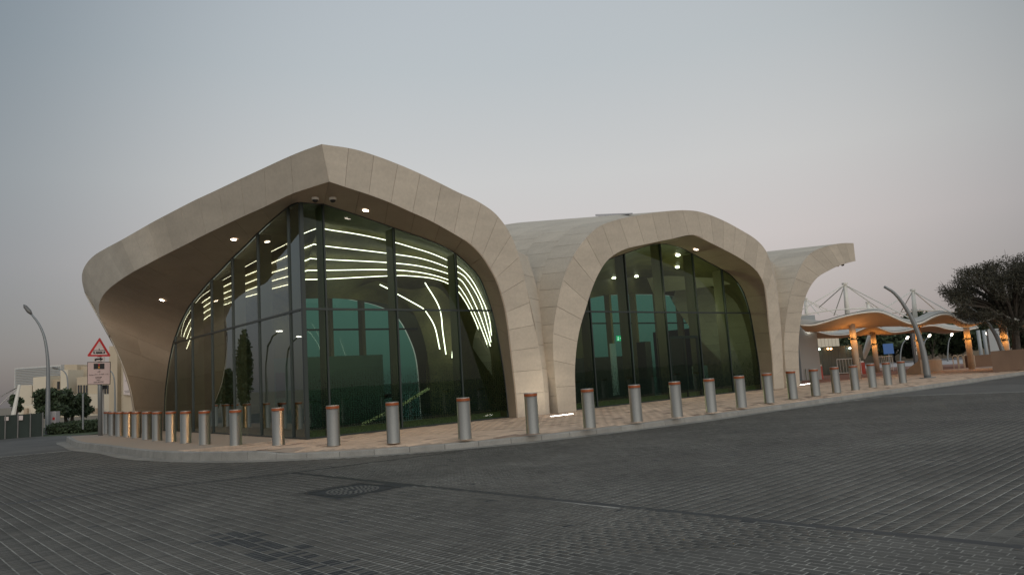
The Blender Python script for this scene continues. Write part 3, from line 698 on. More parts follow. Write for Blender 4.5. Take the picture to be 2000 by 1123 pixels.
cr_ = [G1c] + [down(lift(c, .15)) for c in SR]; cl_ = [GLc] + [down(lift(c, .15)) for c in SL]
eR = [P3(uvz(SR[4][0])[0] + .5, 5, 5.15), P3(4, 5.2, 5.2), P3(6.5, 5.2, 4.9), P3(8.0, 5.2, 3.9), P3(8.6, 6.3, 1.6), P3(8.8, 6.2, 0)]
eL = [eR[0], P3(3.0, 8, 4.9), P3(3.4, 11, 4.5), P3(5.6, 14, 3.3), P3(5.2, 15.5, 1.5), P3(5, 16, 0)]
sheet(cr_ + [eR], 'inner_ceiling', M['olive'], ST); sheet(cl_ + [eL], 'inner_ceiling', M['olive'], ST)
for c in ([(742, 556), (762, 566), (777, 575), (824, 601), (832, 609), (849, 638), (859, 682)], [(830, 552), (858, 601), (865, 650), (871, 692)], [(882, 630), (884, 665), (883, 699)]):
    b = MB(); b.tube(resamp([on_v(q, 3.4) for q in c], 24), .02, 5); b.build('light_strip', M['strip'], ST)
# inner pier that carries the short strips
ip = [on_v(q, 3.5) for q in ((735, 548), (800, 566), (850, 560), (880, 590), (893, 640), (897, 720), (899, 812))]
ip2 = [on_v(q, 4.4) for q in ((700, 560), (745, 570), (790, 590), (815, 625), (832, 680), (840, 740), (842, 812))]
sheet([ip, ip2], 'inner_pier', M['olive'], ST)
# back wall at v=12 with glazed openings
VB = 9.0; VB2 = 6.5
bo2 = [(1141, 770), (1141, 640), (1148, 590), (1165, 580), (1200, 576), (1245, 575), (1290, 576), (1330, 581), (1368, 597), (1398, 618), (1425, 652), (1443, 700), (1452, 768)]
bo1 = [(575, 800), (575, 640), (580, 585), (600, 576), (640, 578), (690, 586), (740, 598), (775, 618), (800, 660), (815, 710), (822, 796)]
def opening(px, v): 
    q = [uvz(on_v(p, v)) for p in px]; q = [(a[0], a[2]) for a in q]; q[0] = (q[0][0], 0); q[-1] = (q[-1][0], 0)
    return [(p[0], p[2]) for p in [Crv([(a, 0, z) for a, z in q])(t) for t in np.linspace(0, len(q) - 1, 40)]]
ob1 = opening(bo1, VB); ob2 = opening(bo2, VB2)
def wall_above(prof, x0, x1, ztop, v, name='back_wall'):
    vs = []; fs = []
    pr = [(x0, 0)] + prof + [(x1, 0)]; pr2 = [(x0, ztop)] + [(x, ztop) for x, z in prof] + [(x1, ztop)]
    for (a, z), (b_, t) in zip(pr, pr2): vs += [P3(a, v, z), P3(b_, v, t)]
    for i in range(len(pr) - 1): fs.append((2 * i, 2 * i + 2, 2 * i + 3, 2 * i + 1))
    obj(name, vs, fs, M['olive_wall'], ST)
wall_above(ob1, 2.0, ob1[-1][0] + 4.5, 8.0, VB); wall_above(ob2, ob2[0][0] - 4.5, ob2[-1][0] + 3, 7.6, VB2)
for ob_, n, VB in ((ob1, 4, VB), (ob2, 7, VB2)):
    obj('back_glass', [P3(a, VB + .1, z) for a, z in ob_], [tuple(range(len(ob_)))], M['backglass'], ST)
    lo, hi = ob_[0][0], ob_[-1][0]
    for k in range(1, n):
        x = lo + (hi - lo) * k / n; b = MB(); zt = np.interp(x, [p[0] for p in ob_ if True], [p[1] for p in ob_]); b.box(P3(x, VB - .4, 0), U * .16, V * .4, (0, 0, zt)); b.build('glazing_fin', M['fin'], ST)
    b = MB(); b.box(P3(lo, VB - .06, 4.2), U * (hi - lo), V * .06, (0, 0, .08)); b.build('transom', M['frame'], ST)
G2c = [P3(a, .1, z + .02) for a, z in G2u]
G2b = [P3(uc + 5 + (a - uc) * 1.5, VB2 - .1, z * .93) for a, z in G2u]
G2m = [P3(uc + 2 + (a - uc) * 1.2, VB2 / 2, z * .98) for a, z in G2u]
sheet([G2c, G2m, G2b], 'inner_ceiling', M['olive'], ST)
# interior fittings seen through the doors
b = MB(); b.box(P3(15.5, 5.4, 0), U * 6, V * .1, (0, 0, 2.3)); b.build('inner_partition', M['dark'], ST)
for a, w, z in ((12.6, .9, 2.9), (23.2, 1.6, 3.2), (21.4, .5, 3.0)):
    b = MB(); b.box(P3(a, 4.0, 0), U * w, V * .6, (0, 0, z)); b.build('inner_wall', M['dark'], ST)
dr = MB(); dr.box(P3(18.55, .02, 0), U * .06, V * .12, (0, 0, 2.9)); dr.box(P3(20.75, .02, 0), U * .06, V * .12, (0, 0, 2.9)); dr.box(P3(18.55, .02, 2.9), U * 2.26, V * .12, (0, 0, .12)); dr.box(P3(19.65, .02, 0), U * .05, V * .1, (0, 0, 2.9)); dr.build('door_frame', M['frame'], ST)
b = MB(); b.box(P3(17.6, 3.0, .3), U * .35, V * .1, (0, 0, 2.6)); b.build('lit_panel', mat('grey_lit_panel', (.3, .33, .32), .5, emit=(.55, .65, .6), es=.12), ST)
b = MB(); b.box(P3(22.3, 1.2, 0), U * .7, V * .5, (0, 0, 1.5)); b.build('service_cabinet', M['grey'], ST)
# railing and escalator handrail behind the first arch
b = MB(); b.tube([P3(3.5, 3, .12), P3(5.0, 3.0, .6), P3(6.6, 3.0, 1.3)], .06, 6); b.build('handrail', mat('lit_handrail', (.4, .38, .2), .4, emit=(.9, .85, .4), es=.18), ST)
b = MB(); b.box(P3(1.0, 6.5, 0), U * 5.5, V * .1, (0, 0, 2.9)); b.build('ticket_hall_wall', mat('green_grey_wall', (.06, .13, .10), .5), ST)
for a, z0, h_ in ((1.6, .9, 1.0), (2.5, .9, 1.0), (1.6, .2, .5), (2.5, .2, .5)):
    b = MB(); b.box(P3(a, 6.44, z0 + .4), U * .35, V * .04, (0, 0, h_)); b.build('wall_vent', M['black'], ST)
# fritted screen bands low behind the glass (flat print)
def frit(name, scale, dens, zfade):
    m = bpy.data.materials.new(name); m.use_nodes = True; t = m.node_tree; t.nodes.clear(); n = t.nodes.new; l = t.links.new
    o = n('ShaderNodeOutputMaterial'); mx = n('ShaderNodeMixShader'); tr = n('ShaderNodeBsdfTransparent'); df = n('ShaderNodeBsdfDiffuse'); df.inputs[0].default_value = (.022, .03, .022, 1)
    tcn = n('ShaderNodeTexCoord'); vo = n('ShaderNodeTexVoronoi'); vo.feature = 'DISTANCE_TO_EDGE'; vo.inputs['Scale'].default_value = scale; vo.inputs['Randomness'].default_value = .6
    sp_ = n('ShaderNodeSeparateXYZ'); l(tcn.outputs['Object'], sp_.inputs[0]); r_ = n('ShaderNodeMapRange'); l(sp_.outputs['Z'], r_.inputs['Value'])
    r_.inputs['From Min'].default_value = .3; r_.inputs['From Max'].default_value = zfade; r_.inputs['To Min'].default_value = dens; r_.inputs['To Max'].default_value = 0
    l(tcn.outputs['Object'], vo.inputs['Vector']); gt = n('ShaderNodeMath'); gt.operation = 'LESS_THAN'; l(vo.outputs['Distance'], gt.inputs[0]); l(r_.outputs[0], gt.inputs[1])
    l(gt.outputs[0], mx.inputs[0]); l(tr.outputs[0], mx.inputs[1]); l(df.outputs[0], mx.inputs[2]); l(mx.outputs[0], o.inputs[0]); return m
fb = frit('frit', 15, .19, 2.2)
def band(prof, to3, z0, z1, m, d=.03):
    p = clip(clip(clip(prof, 0, min(q[0] for q in prof) + .05, False), 1, z0, False), 1, z1, True)
    obj('printed_pattern', [to3(a, d, z) for a, z in p], [tuple(range(len(p)))], m, ST)
for pr, tt in ((prof1, toR), (prof2, toR)): band(pr, tt, .28, 2.2, fb)
for pr, tt in ((prof1, toR), (prof2, toR)):
    a_, b_ = min(q[0] for q in pr) + .1, max(q[0] for q in pr) - .2; b = MB(); b.box(tt(a_, .25, .01), tt(b_ - a_, 0, 0) - tt(0, 0, 0), tt(0, .05, 0) - tt(0, 0, 0), (0, 0, .24)); b.build('inner_kerb', mat('olive_base', (.22, .20, .09), .6, noise=[(20, .4, 2)]), ST)
# exterior wall seen at the right through the open end
b = MB(); b.box(P3(30.6, 1.0, 0), U * .25, V * 10, (0, 0, 4)); b.build('side_glazing', M['dark'], ST)
# solar film / roof hatch on the middle vault, cctv and downlights
tt = on_v((1163, 422.5), 8); t2 = on_v((1205, 421), 8); t3 = on_front((1236, 421))
ht = obj('roof_flap', [tt, t2 + V * .5, t3 + ZZ * .05, tt + ZZ * .12, t2 + V * .5 + ZZ * .22, t3 + ZZ * .11], [(0, 1, 4, 3), (1, 2, 5, 4), (3, 4, 5), (0, 2, 1), (0, 3, 5, 2)], M['windark'], ST)

def downlight(p, n, where, r=.10, power=60, amber=(1, .60, .29)):
    o = empty('downlight', p, where, 'downlight', 'recessed downlights in the soffits'); n = n / np.linalg.norm(n)
    a = np.cross(n, [0, 0, 1.0]); a = a if np.linalg.norm(a) > .1 else np.array([1.0, 0, 0]); a /= np.linalg.norm(a); b_ = np.cross(n, a)
    ring = [p + r * (math.cos(t) * a + math.sin(t) * b_) + n * .012 for t in np.linspace(0, 2 * math.pi, 17)[:-1]]
    obj('lens', ring, [tuple(range(16))], M['spot'], o)
    r2 = [p + (r + .03) * (math.cos(t) * a + math.sin(t) * b_) + n * .006 for t in np.linspace(0, 2 * math.pi, 17)[:-1]]
    rr = [p + (r + .001) * (math.cos(t) * a + math.sin(t) * b_) + n * .014 for t in np.linspace(0, 2 * math.pi, 17)[:-1]]
    obj('trim_ring', r2 + rr, [(i, (i + 1) % 16, 16 + (i + 1) % 16, 16 + i) for i in range(16)], M['grey'], o)
    if power:
        ld = bpy.data.lights.new('downlight_lamp', 'SPOT'); ld.energy = power; ld.color = amber; ld.spot_size = math.radians(95); ld.spot_blend = .8; ld.shadow_soft_size = .3
        lo = bpy.data.objects.new('downlight_lamp', ld); S.collection.objects.link(lo); lo.location = tuple(np.array([0, 0, -.08])); lo.parent = o
    return o
def on_soffit(q, Ic, Gc):                          # nearest point of the soffit loft to the pixel ray
    r = ray(*q); r = r / np.linalg.norm(r); A = Crv(Ic); Bc = Crv(Gc); best = None
    for s_ in np.linspace(0, A.n - 1, 260):
        a, b_ = A(s_), Bc(s_)
        for t in np.linspace(0, 1, 40):
            p = a * (1 - t) + b_ * t; d = p - CAM; e = np.linalg.norm(d - r * (d @ r))
            if best is None or e < best[0]: best = (e, p, s_, t)
    e, p, s_, t = best; sp_ = (A(min(s_ + .05, A.n - 1)) - A(max(s_ - .05, 0))); tp_ = Bc(s_) - A(s_); n = np.cross(sp_, tp_); n /= np.linalg.norm(n)
    if n @ (CAM - p) < 0: n = -n
    return p + n * .002, n
for q, Ic, Gc, lab, w in (((713, 411), I1, G1, 'bright round downlight in the first arch soffit just right of the roof corner', 260),
                          ((457, 468), IL, GL, 'round downlight in the left soffit nearest the roof corner', 170),
                          ((317, 586), IL, GL, 'round downlight low in the left soffit above the pier', 120),
                          ((1359, 487), resamp(I2r, len(I2r)), G2R, 'round downlight just right of the middle arch peak', 150)):
    p, n = on_soffit(q, Ic, Gc); downlight(p, n, lab, power=w)
for q, lab in (((1323, 497), 'first oblong light behind the glass near the middle arch peak'), ((1324, 522), 'light behind the glass straight below the peak light'), ((1243, 539), 'light behind the glass left of the middle mullion'),
               ((1199, 554), 'light behind the glass in the second bay of the middle arch'), ((1159, 567), 'light at the left edge of the middle arch glass'), ((1281, 556), 'small far light behind the glass beside the middle mullion'), ((1368, 562), 'light behind the glass in the fourth bay of the middle arch')):
    # on the inner ceiling of the middle hall
    best = None; r = ray(*q); r = r / np.linalg.norm(r); cs_ = [Crv(G2c), Crv(G2m), Crv(G2b)]
    for kk in (0, 1):
        for s_ in np.linspace(0, cs_[0].n - 1, 200):
            a, b_ = cs_[kk](s_), cs_[kk + 1](s_)
            for t in np.linspace(0, 1, 30):
                p = a * (1 - t) + b_ * t; d = p - CAM; e = np.linalg.norm(d - r * (d @ r))
                if best is None or e < best[0]: best = (e, p)
    p = best[1] - r * .15; downlight(p, np.array([0, 0, -1.0]) - r * .5, lab, r=.12, power=25, amber=(1, .8, .5))
downlight(on_v((683, 425), .9), np.array([0, 0, -1.0]) - .4 * FWD, 'oblong light behind the first pane right of the corner', r=.11, power=20, amber=(1, .8, .5))
downlight(on_u((508, 472), .9), np.array([0, 0, -1.0]) - .4 * FWD, 'oblong light behind the left glass beside the soffit downlight', r=.11, power=20, amber=(1, .8, .5))
# warm fill inside the halls: bare point lights added under the ceilings, no fittings modelled
for p, e in ((P3(4, 4.5, 4.1), 26), (P3(3, 8, 4.3), 16), (P3(15.5, 3, 5.0), 120), (P3(21.5, 2.5, 4.6), 150)):
    ld = bpy.data.lights.new('hall_fill', 'POINT'); ld.energy = e; ld.color = (1, .86, .52); ld.shadow_soft_size = .4
    lo = bpy.data.objects.new('hall_fill', ld); S.collection.objects.link(lo); lo.location = tuple(p)
# dome cameras
for q, lab in (((616, 386), 'white dome camera left of the soffit ridge at the roof corner'), ((650, 386), 'white dome camera right of the soffit ridge at the roof corner')):
    p, n = on_soffit(q, I1 if q[0] > 635 else IL, G1 if q[0] > 635 else GL)
    o = empty('dome_camera', p, lab, 'camera', 'dome cameras under the roof corner')
    v, f = lathe([(.12, 0), (.12, -.06), (.105, -.08)], 14); obj('housing', v, f, M['white_paint'], o, local=True)
    v, f = lathe([(.095, -.08), (.085, -.12), (.055, -.155), (.015, -.17)], 14); obj('dome', v, f, M['black'], o, local=True)
o = empty('dome_camera', on_front((1655, 514)) + V * .3, 'dark dome camera hanging under the right cantilever tip', 'camera')
v, f = lathe([(.1, .05), (.1, -.04), (.08, -.1), (.03, -.13)], 12); obj('housing', v, f, M['black'], o, local=True)
o = empty('dome_camera', on_front((1646, 516)) + V * .3, 'small red-brown camera beside the dark one under the right cantilever tip', 'camera')
v, f = lathe([(.07, .05), (.07, -.04), (.05, -.1)], 12); obj('housing', v, f, M['orange'], o, local=True)
# running-man exit sign
pe = on_v((1213, 660.5), 2.5); ex = empty('exit_sign', pe, 'small lit green exit sign hanging behind the middle arch glass', 'exit sign')
b = MB(); b.box((-.30 * U) + (0, 0, -.13), .60 * U, .05 * V, (0, 0, .26)); obj('box', b.v, b.f, emis('exit_green', (.02, .55, .22), 1.1), ex, local=True)
wh = emis('exit_white', (.8, 1, .9), 1.6); b = MB()
def eb(x, z, w, h_): b.box(U * x + V * -.012 + ZZ * z, U * w, V * .008, (0, 0, h_))
eb(-.24, .03, .05, .05); eb(-.25, -.05, .045, .08); eb(-.27, -.10, .04, .05); eb(-.22, -.10, .04, .05)
obj('running_figure', b.v, b.f, wh, ex, local=True)
b = MB(); eb(.10, -.08, .12, .16); obj('door_symbol', b.v, b.f, wh, ex, local=True)
b = MB(); eb(-.10, -.015, .14, .03); obj('arrow', b.v, b.f, wh, ex, local=True)
b = MB(); b.tube([(0, 0, .13), (0, 0, .9)], .012, 5); obj('hanger', b.v, b.f, M['frame'], ex, local=True)
# linear lights in the paving by the piers
for a, b_, lab in (((1077, 813), (1118, 808), 'white linear light set in the paving before the pier between the arches'), ((1558, 752.5), (1584, 748.5), 'white linear light set in the paving at the right hand pier')):
    A_, C_ = gnd(*a, .012), gnd(*b_, .012); d = (C_ - A_); o = empty('paving_light', A_, lab, 'light', 'linear lights in the paving'); n = np.array([-d[1], d[0], 0]); n = n / np.linalg.norm(n) * .07
    m_ = MB(); m_.box(A_ - n - (0, 0, .012), d, 2 * n, (0, 0, .012)); m_.build('housing', M['iron'], o)
    m_ = MB(); m_.box(A_ - n * .8, d, 1.6 * n, (0, 0, .006)); m_.build('lens', M['white_led'], o)
    ld = bpy.data.lights.new('paving_lamp', 'AREA'); ld.shape = 'RECTANGLE'; ld.size = 1.0; ld.size_y = .1; ld.energy = 10; ld.color = (1, .82, .6)
    lo = bpy.data.objects.new('paving_lamp', ld); S.collection.objects.link(lo); lo.location = tuple(A_ + d / 2 + (0, 0, .03)); lo.rotation_euler = (math.pi, 0, math.atan2(d[1], d[0]))

# ================================================================== BOLLARDS
b0 = empty('bollard', (0, 0, 0)); RB = .178; HB = 1.10
v, f = lathe([(RB + .012, 0), (RB + .012, .012), (RB, .014), (RB, HB - .09)], 28); o = obj('post', v, f, M['steel'], b0, local=True); o.data.polygons.foreach_set('use_smooth', [len(p.vertices) == 4 for p in o.data.polygons])
v, f = lathe([(RB + .003, HB - .09), (RB + .003, HB - .022)], 28); o = obj('band', v, f, M['orange'], b0, local=True, smooth=False)
v, f = lathe([(RB, HB - .022), (RB, HB - .008), (RB - .012, HB)], 28); o = obj('cap', v, f, M['steel_top'], b0, local=True)
bl = [((200, 845.5), 'steel bollard partly behind the road sign post'), ((210, 847), 'leftmost unhidden slim-looking steel bollard just right of the sign post')]
bl += [((220.4, 849.8), None), ((234, 851.5), None), ((250, 852.8), None), ((266.5, 854.6), None), ((287, 857.6), None), ((307, 860.2), None), ((334, 862.5), None), ((363, 864.8), None), ((400, 867.6), None)]
bl += [((461, 869.3), None), ((544, 869.0), None), ((652, 870.0), None), ((769, 865), None), ((908.5, 857), None), ((1041, 846), None), ((1152, 835), None), ((1244, 823), None), ((1323, 814), None), ((1390, 804.5), None),
       ((1449, 795.5), None), ((1503, 786.5), None), ((1549.5, 779), None), ((1594, 773), None), ((1634.5, 767), None), ((1671, 761.5), None), ((1705, 756.5), None), ((1735, 752), None), ((1764, 748), None)]
labs = ['third steel bollard right of the sign post, before the cream wall', 'fourth steel bollard right of the sign post, touching the pier edge', 'steel bollard before the left half of the far left pier', 'steel bollard before the middle of the far left pier',
        'steel bollard before the right part of the far left pier', 'steel bollard before the right edge of the far left pier', 'steel bollard where the left glass begins beside the pier', 'steel bollard second from the left end of the left glass', 'steel bollard third from the left end of the left glass',
        'steel bollard in front of the reflected cypress tree', 'steel bollard just left of the glass corner', 'steel bollard just right of the glass corner', 'steel bollard before the middle mullion of the corner arch', 'steel bollard before the right bay of the corner arch glass',
        'steel bollard in front of the stone pier between the two arches', 'steel bollard at the left edge of the middle arch glass', 'steel bollard before the second bay of the middle arch', 'steel bollard left of the doors in the middle arch', 'steel bollard right of the doors in the middle arch',
        'steel bollard before the right end of the middle arch glass', 'steel bollard before the right leg of the middle arch', 'steel bollard before the foot of the right cantilever', 'steel bollard just right of the linear light by the right pier', 'steel bollard before the red paving, seventh from the right end',
        'steel bollard in front of the nearest canopy column', 'steel bollard before the second canopy column', 'second steel bollard from the right end of the row', 'steel bollard at the right end of the row, left of the curved lamp']
k = 0
for i, (q, lab) in enumerate(bl):
    if lab is None: lab = labs[k] if k < len(labs) else 'steel bollard'; k += 1
    o = b0 if i == 0 else copy_tree(b0); p = gnd(*q); o.location = tuple(p); tag(o, lab, 'bollard', 'steel bollards along the kerb')
    o.rotation_euler.z = random.random() * 6

# ================================================================== STREET LAMPS (tapered curved masts)
def curved_lamp(px, Y, label, r0=.13, r1=.05, head=None, m='lamp', base=True, z0=None, grp='curved street lamps', lit=False):
    pts = [at(x, y, Y) for x, y in px]
    if z0 is not None: pts[0][2] = z0
    o = empty('street_lamp', pts[0], label, 'street lamp', grp); c = Crv(pts); P = [c(t) for t in arc_params(c, 26)]
    b = MB(); b.tube(P, [r0 + (r1 - r0) * i / 26 for i in range(27)], 10); b.build('mast', M[m], o, smooth=True)
    if base: b = MB(); b.tube([pts[0], pts[0] + ZZ * .04], r0 * 2.2, 12); b.build('base_plate', M[m], o)
    if head:
        d = P[-1] - P[-3]; d /= np.linalg.norm(d); b = MB(); b.tube([P[-1] - d * .1, P[-1] + d * head * .25, P[-1] + d * head * .75, P[-1] + d * head], [r1 * 1.1, r1 * 2.6, r1 * 2.2, r1 * .5], 8); b.build('lamp_head', M['iron2'] if not lit else M['lampglow'], o, smooth=True)
    return o
Yl = gnd(93, 848, ZR)[1]
curved_lamp([(93, 848), (93.5, 790), (94, 740), (93, 700), (87, 660), (76, 633), (60, 612)], Yl, 'tall curved grey street lamp before the end of the dark green hoarding', .16, .055, head=.75, z0=ZR)
b = MB(); pb = gnd(92, 848, ZR); ju = empty('junction_cabinet', pb + (0.05, .5, 0), 'battered pale service box behind the foot of the left street lamp', 'cabinet')
b.cbox(pb + (.15, .5, .7), .42, .4, 1.4); b.build('body', M['palepave'], ju); b = MB(); b.cbox(pb + (.22, .29, .95), .14, .02, .16); b.build('notice', M['signred'], ju)
Yr = gnd(1812, 738)[1]
curved_lamp([(1812, 739), (1806, 700), (1796, 660), (1782, 625), (1764, 594), (1746, 572), (1727, 560)], Yr, 'large tapered curved grey lamp mast beside the last bollard', .19, .07, z0=0)
Yr2 = gnd(1970, 723)[1]
curved_lamp([(1970, 723), (1961, 695), (1950, 665), (1936, 640), (1918, 618), (1893, 600)], Yr2, 'curved grey lamp mast standing before the brown planter wall', .17, .06, z0=0)
for px, Y, lab in (([(1758, 708), (1759, 690), (1763, 672), (1771, 661)], 85, 'small lit park lamp behind the third canopy column'), ([(1803, 706), (1803, 690), (1806, 668), (1814, 657)], 88, 'small lit park lamp right of the big curved mast'), ([(1851, 704), (1851, 690), (1853, 668), (1858, 655)], 90, 'small lit park lamp left of the bike racks'),
                   ([(1936, 700), (1934, 680), (1930, 662), (1925, 652)], 92, 'small lit park lamp beside the two pale posts')):
    curved_lamp(px, Y, lab, .09, .05, head=.35, base=False, z0=0, grp='lit park lamps', lit=True)
for px, Y, lab in (([(133, 800), (132, 745), (125, 725), (113, 720)], 80, 'distant curved lamp before the pale block left of the sign'), ([(225, 800), (224, 750), (220, 730), (213, 722)], 80, 'distant curved lamp just right of the sign board')):
    curved_lamp(px, Y, lab, .12, .05, head=.7, base=False, grp='distant lamps at left', z0=ZR)

# ================================================================== ROAD SIGN
Ys = gnd(195, 850)[1]; pS = gnd(195, 850)
sg = empty('road_sign', pS, 'tram warning triangle above an arrow plate and a pink stop board on one post', 'road sign')
b = MB(); b.tube([at(196, 850, Ys) , at(194.5, 672, Ys)], .10, 12); b.build('post', M['lamp'], sg, smooth=True)
def sq(pts, dy=0): return [at(x, y, Ys - .12 - dy) for x, y in pts]
def plate(pts, name, m, dy=0, th=.02, parent=sg):
    parent = parent or sg
    a = sq(pts, dy); bk = [p + (0, th, 0) for p in a]; n = len(a)
    return obj(name, a + bk, [tuple(range(n)), tuple(range(n, 2 * n))[::-1]] + [(i, i + n, (i + 1) % n + n, (i + 1) % n) for i in range(n)], m, parent)
tri = [(194, 659), (216.5, 693), (214.5, 696), (173, 696), (171, 693)]
p_tri = plate([(193.7, 660), (195.2, 660), (215.6, 694), (214, 696), (172, 696), (170.6, 694)], 'triangle', M['signred'])
plate([(194, 666.5), (210, 692.6), (177, 692.6)], 'triangle_face', M['signwhite'], .01, .008, p_tri)
tr = [[(182, 686), (205, 685.6), (204.2, 690), (182.8, 690.4)]]
plate([(181.5, 684), (205.5, 683.6), (205.5, 684.8), (181.5, 685.2)], 'tram_symbol', M['black'], .02, .008, p_tri)
plate([(182, 686.6), (184.5, 686.6), (185.5, 690.6), (182.6, 690.6)], 'tram_symbol', M['black'], .02, .008, p_tri)
plate([(202.5, 686.4), (205, 686.4), (204.4, 690.4), (201.5, 690.4)], 'tram_symbol', M['black'], .02, .008, p_tri)
plate([(187.5, 687), (199.5, 686.8), (200.5, 690.4), (186.5, 690.6)], 'tram_symbol', M['black'], .02, .008, p_tri)
plate([(192.6, 680.8), (194.6, 680.8), (194.0, 683.5), (193.2, 683.5)], 'tram_symbol', M['black'], .02, .008, p_tri)
p_arr = plate([(182, 697.5), (204, 697), (204, 705.5), (182, 706)], 'arrow_plate', M['signwhite'])
plate([(184.5, 704.5), (184.8, 700.8), (187, 699.8), (195, 699.4), (195, 697.6), (201.5, 700.8), (195.6, 704.6), (195.6, 702.4), (188, 702.8), (187.8, 704.5)], 'arrow', M['black'], .02, .008, p_arr)
p_brd = plate([(171.4, 707.8), (214.8, 707.2), (214.3, 749.6), (171.4, 750.2)], 'board', M['signpink'], .01, .03)
plate([(170.4, 706.8), (215.8, 706.2), (215.2, 750.6), (170.4, 751.2)], 'board_edge', M['black'], 0, .02, p_brd)
plate([(183, 710), (203.8, 709.6), (203.8, 720.4), (183, 720.8)], 'signal_picture', M['black'], .02, .008, p_brd)
plate([(192, 711), (194.6, 711), (194.6, 714), (192, 714)], 'red_lamp_symbol', M['signred'], .03, .006, p_brd)
plate([(191.8, 715.6), (194.6, 715.6), (194.6, 718.8), (191.8, 718.8)], 'amber_lamp_symbol', mat('amber_paint', (.6, .25, .03), .5), .03, .006, p_brd)
def text(s, px, py, hpx, wpx, m, parent, Y=None, name='lettering'):
    cu = bpy.data.curves.new(name, 'FONT'); cu.body = s; cu.align_x = 'CENTER'; cu.align_y = 'CENTER'; cu.extrude = .002; cu.size = 1
    o = bpy.data.objects.new(name, cu); S.collection.objects.link(o); bpy.context.view_layer.update(); dg = bpy.context.evaluated_depsgraph_get()
    me_ = bpy.data.meshes.new_from_object(o.evaluated_get(dg)); bpy.data.objects.remove(o)
    co = np.empty(len(me_.vertices) * 3); me_.vertices.foreach_get('co', co); co = co.reshape(-1, 3)
    if len(co) == 0: return None
    mn, mx_ = co.min(0), co.max(0); Y = Y or Ys - .16; w = np.linalg.norm(at(px + wpx / 2, py, Y) - at(px - wpx / 2, py, Y)); h_ = np.linalg.norm(at(px, py + hpx / 2, Y) - at(px, py - hpx / 2, Y))
    co = co - (mn + mx_) / 2; co[:, 0] *= w / (mx_[0] - mn[0]); co[:, 1] *= h_ / max(mx_[1] - mn[1], 1e-6)
    c0 = at(px, py, Y); W_ = np.stack([c0[0] + co[:, 0], np.full(len(co), c0[1]) - co[:, 2], c0[2] + co[:, 1]], 1) - ORG[parent.name]
    me_.vertices.foreach_set('co', W_.ravel()); me_.update(); me_.materials.clear(); me_.materials.append(m)
    o = bpy.data.objects.new(name, me_); S.collection.objects.link(o); o.parent = parent; return o
text('\ufed2\ufed7', 192.5, 725, 3, 6, M['black'], p_brd)
text('\ufe94\ufef4\ufe8b\ufeee\ufec0\ufedf\ufe8d \ufe93\ufead\ufe8e\ufeb7\ufef9\ufe8d \ufeaa\ufee8\ufecb', 192.5, 731, 3, 38, M['black'], p_brd)
text('STOP', 192.5, 737.2, 3.4, 12, M['black'], p_brd)
text('WHEN', 192, 741.8, 2, 7, M['black'], p_brd)
text('LIGHTS SHOWING', 192.5, 745.8, 2.2, 19, M['black'], p_brd)
b = MB(); b.tube([at(201, 850, Ys + 1.5), at(200, 752, Ys + 1.5)], .07, 8); sp2 = empty('signal_post', at(201, 850, Ys + 1.5), 'slim pale signal post standing right behind the sign post', 'post')
b.build('post', M['louvre'], sp2); b = MB(); b.cbox(at(200, 756, Ys + 1.4), .35, .2, .2); b.build('signal_box', M['black'], sp2)

# ================================================================== LEFT BACKGROUND
def facade_block(name, px0, px1, ptop, Y, m, parent, depth=12, ptop1=None):
    a, b_ = at(px0, 780, Y), at(px1, 780, Y); xl, xr = a[0], b_[0]; z0, z1 = at(px0, ptop, Y)[2], at(px1, ptop1 if ptop1 else ptop, Y)[2]
    v = [(xl, Y, -.3), (xr, Y, -.3), (xr, Y + depth, -.3), (xl, Y + depth, -.3), (xl, Y, z0), (xr, Y, z1), (xr, Y + depth, z1), (xl, Y + depth, z0)]
    return obj(name, v, [(0, 3, 2, 1), (4, 5, 6, 7), (0, 1, 5, 4), (1, 2, 6, 5), (2, 3, 7, 6), (3, 0, 4, 7)], m, parent)
bl_ = empty('civic_building', at(120, 800, 112) * [1, 1, 0], 'large cream civic building with a louvred block and stepped towers', 'building')
facade_block('louvred_block', 27, 118, 719, 116, M['louvre'], bl_, 20, ptop1=712)
for i in range(11):
    y = 722 + i * 3.2; a, c_ = at(29, y, 115.8), at(116, y - 5.5, 115.8); b = MB(); b.box(a, c_ - a, (0, .3, 0), (0, 0, .10)); b.build('louvre', M['grey'], bl_)
facade_block('tower', 125, 150, 712, 113, M['cream'], bl_, ptop1=712); facade_block('main_wall', 150, 262, 716, 114, M['cream'], bl_, 20, ptop1=712)
facade_block('front_wing', 38, 62, 752, 110, M['cream2'], bl_); facade_block('front_wing', 64, 95, 737, 109, M['cream2'], bl_, ptop1=734); facade_block('front_wing', 95, 130, 742, 110, M['cream'], bl_, ptop1=740)
facade_block('portico', 118, 132, 722, 108, M['cream2'], bl_, 4)
facade_block('low_wing', 150, 215, 737, 108, M['cream'], bl_, ptop1=730)
facade_block('canopy_band', 135, 215, 770, 106, M['cream2'], bl_, 2); 
facade_block('portico', 38, 85, 791, 104, M['cream2'], bl_, 4)
facade_block('corner_tower', 213, 229, 676, 96, M['cream'], bl_, 10); facade_block('corner_tower', 229, 262, 690, 97, M['cream2'], bl_, 10); facade_block('corner_tower', 240, 300, 700, 95, M['cream'], bl_, 10)
for x in (152, 157, 163, 168, 199, 204, 209):
    a = at(x, 752, 107.9); c_ = at(x + 2.6, 769, 107.9); b = MB(); b.box((a[0], 107.85, c_[2]), (c_[0] - a[0], 0, 0), (0, .2, 0), (0, 0, a[2] - c_[2])); b.build('window', M['windark'], bl_)
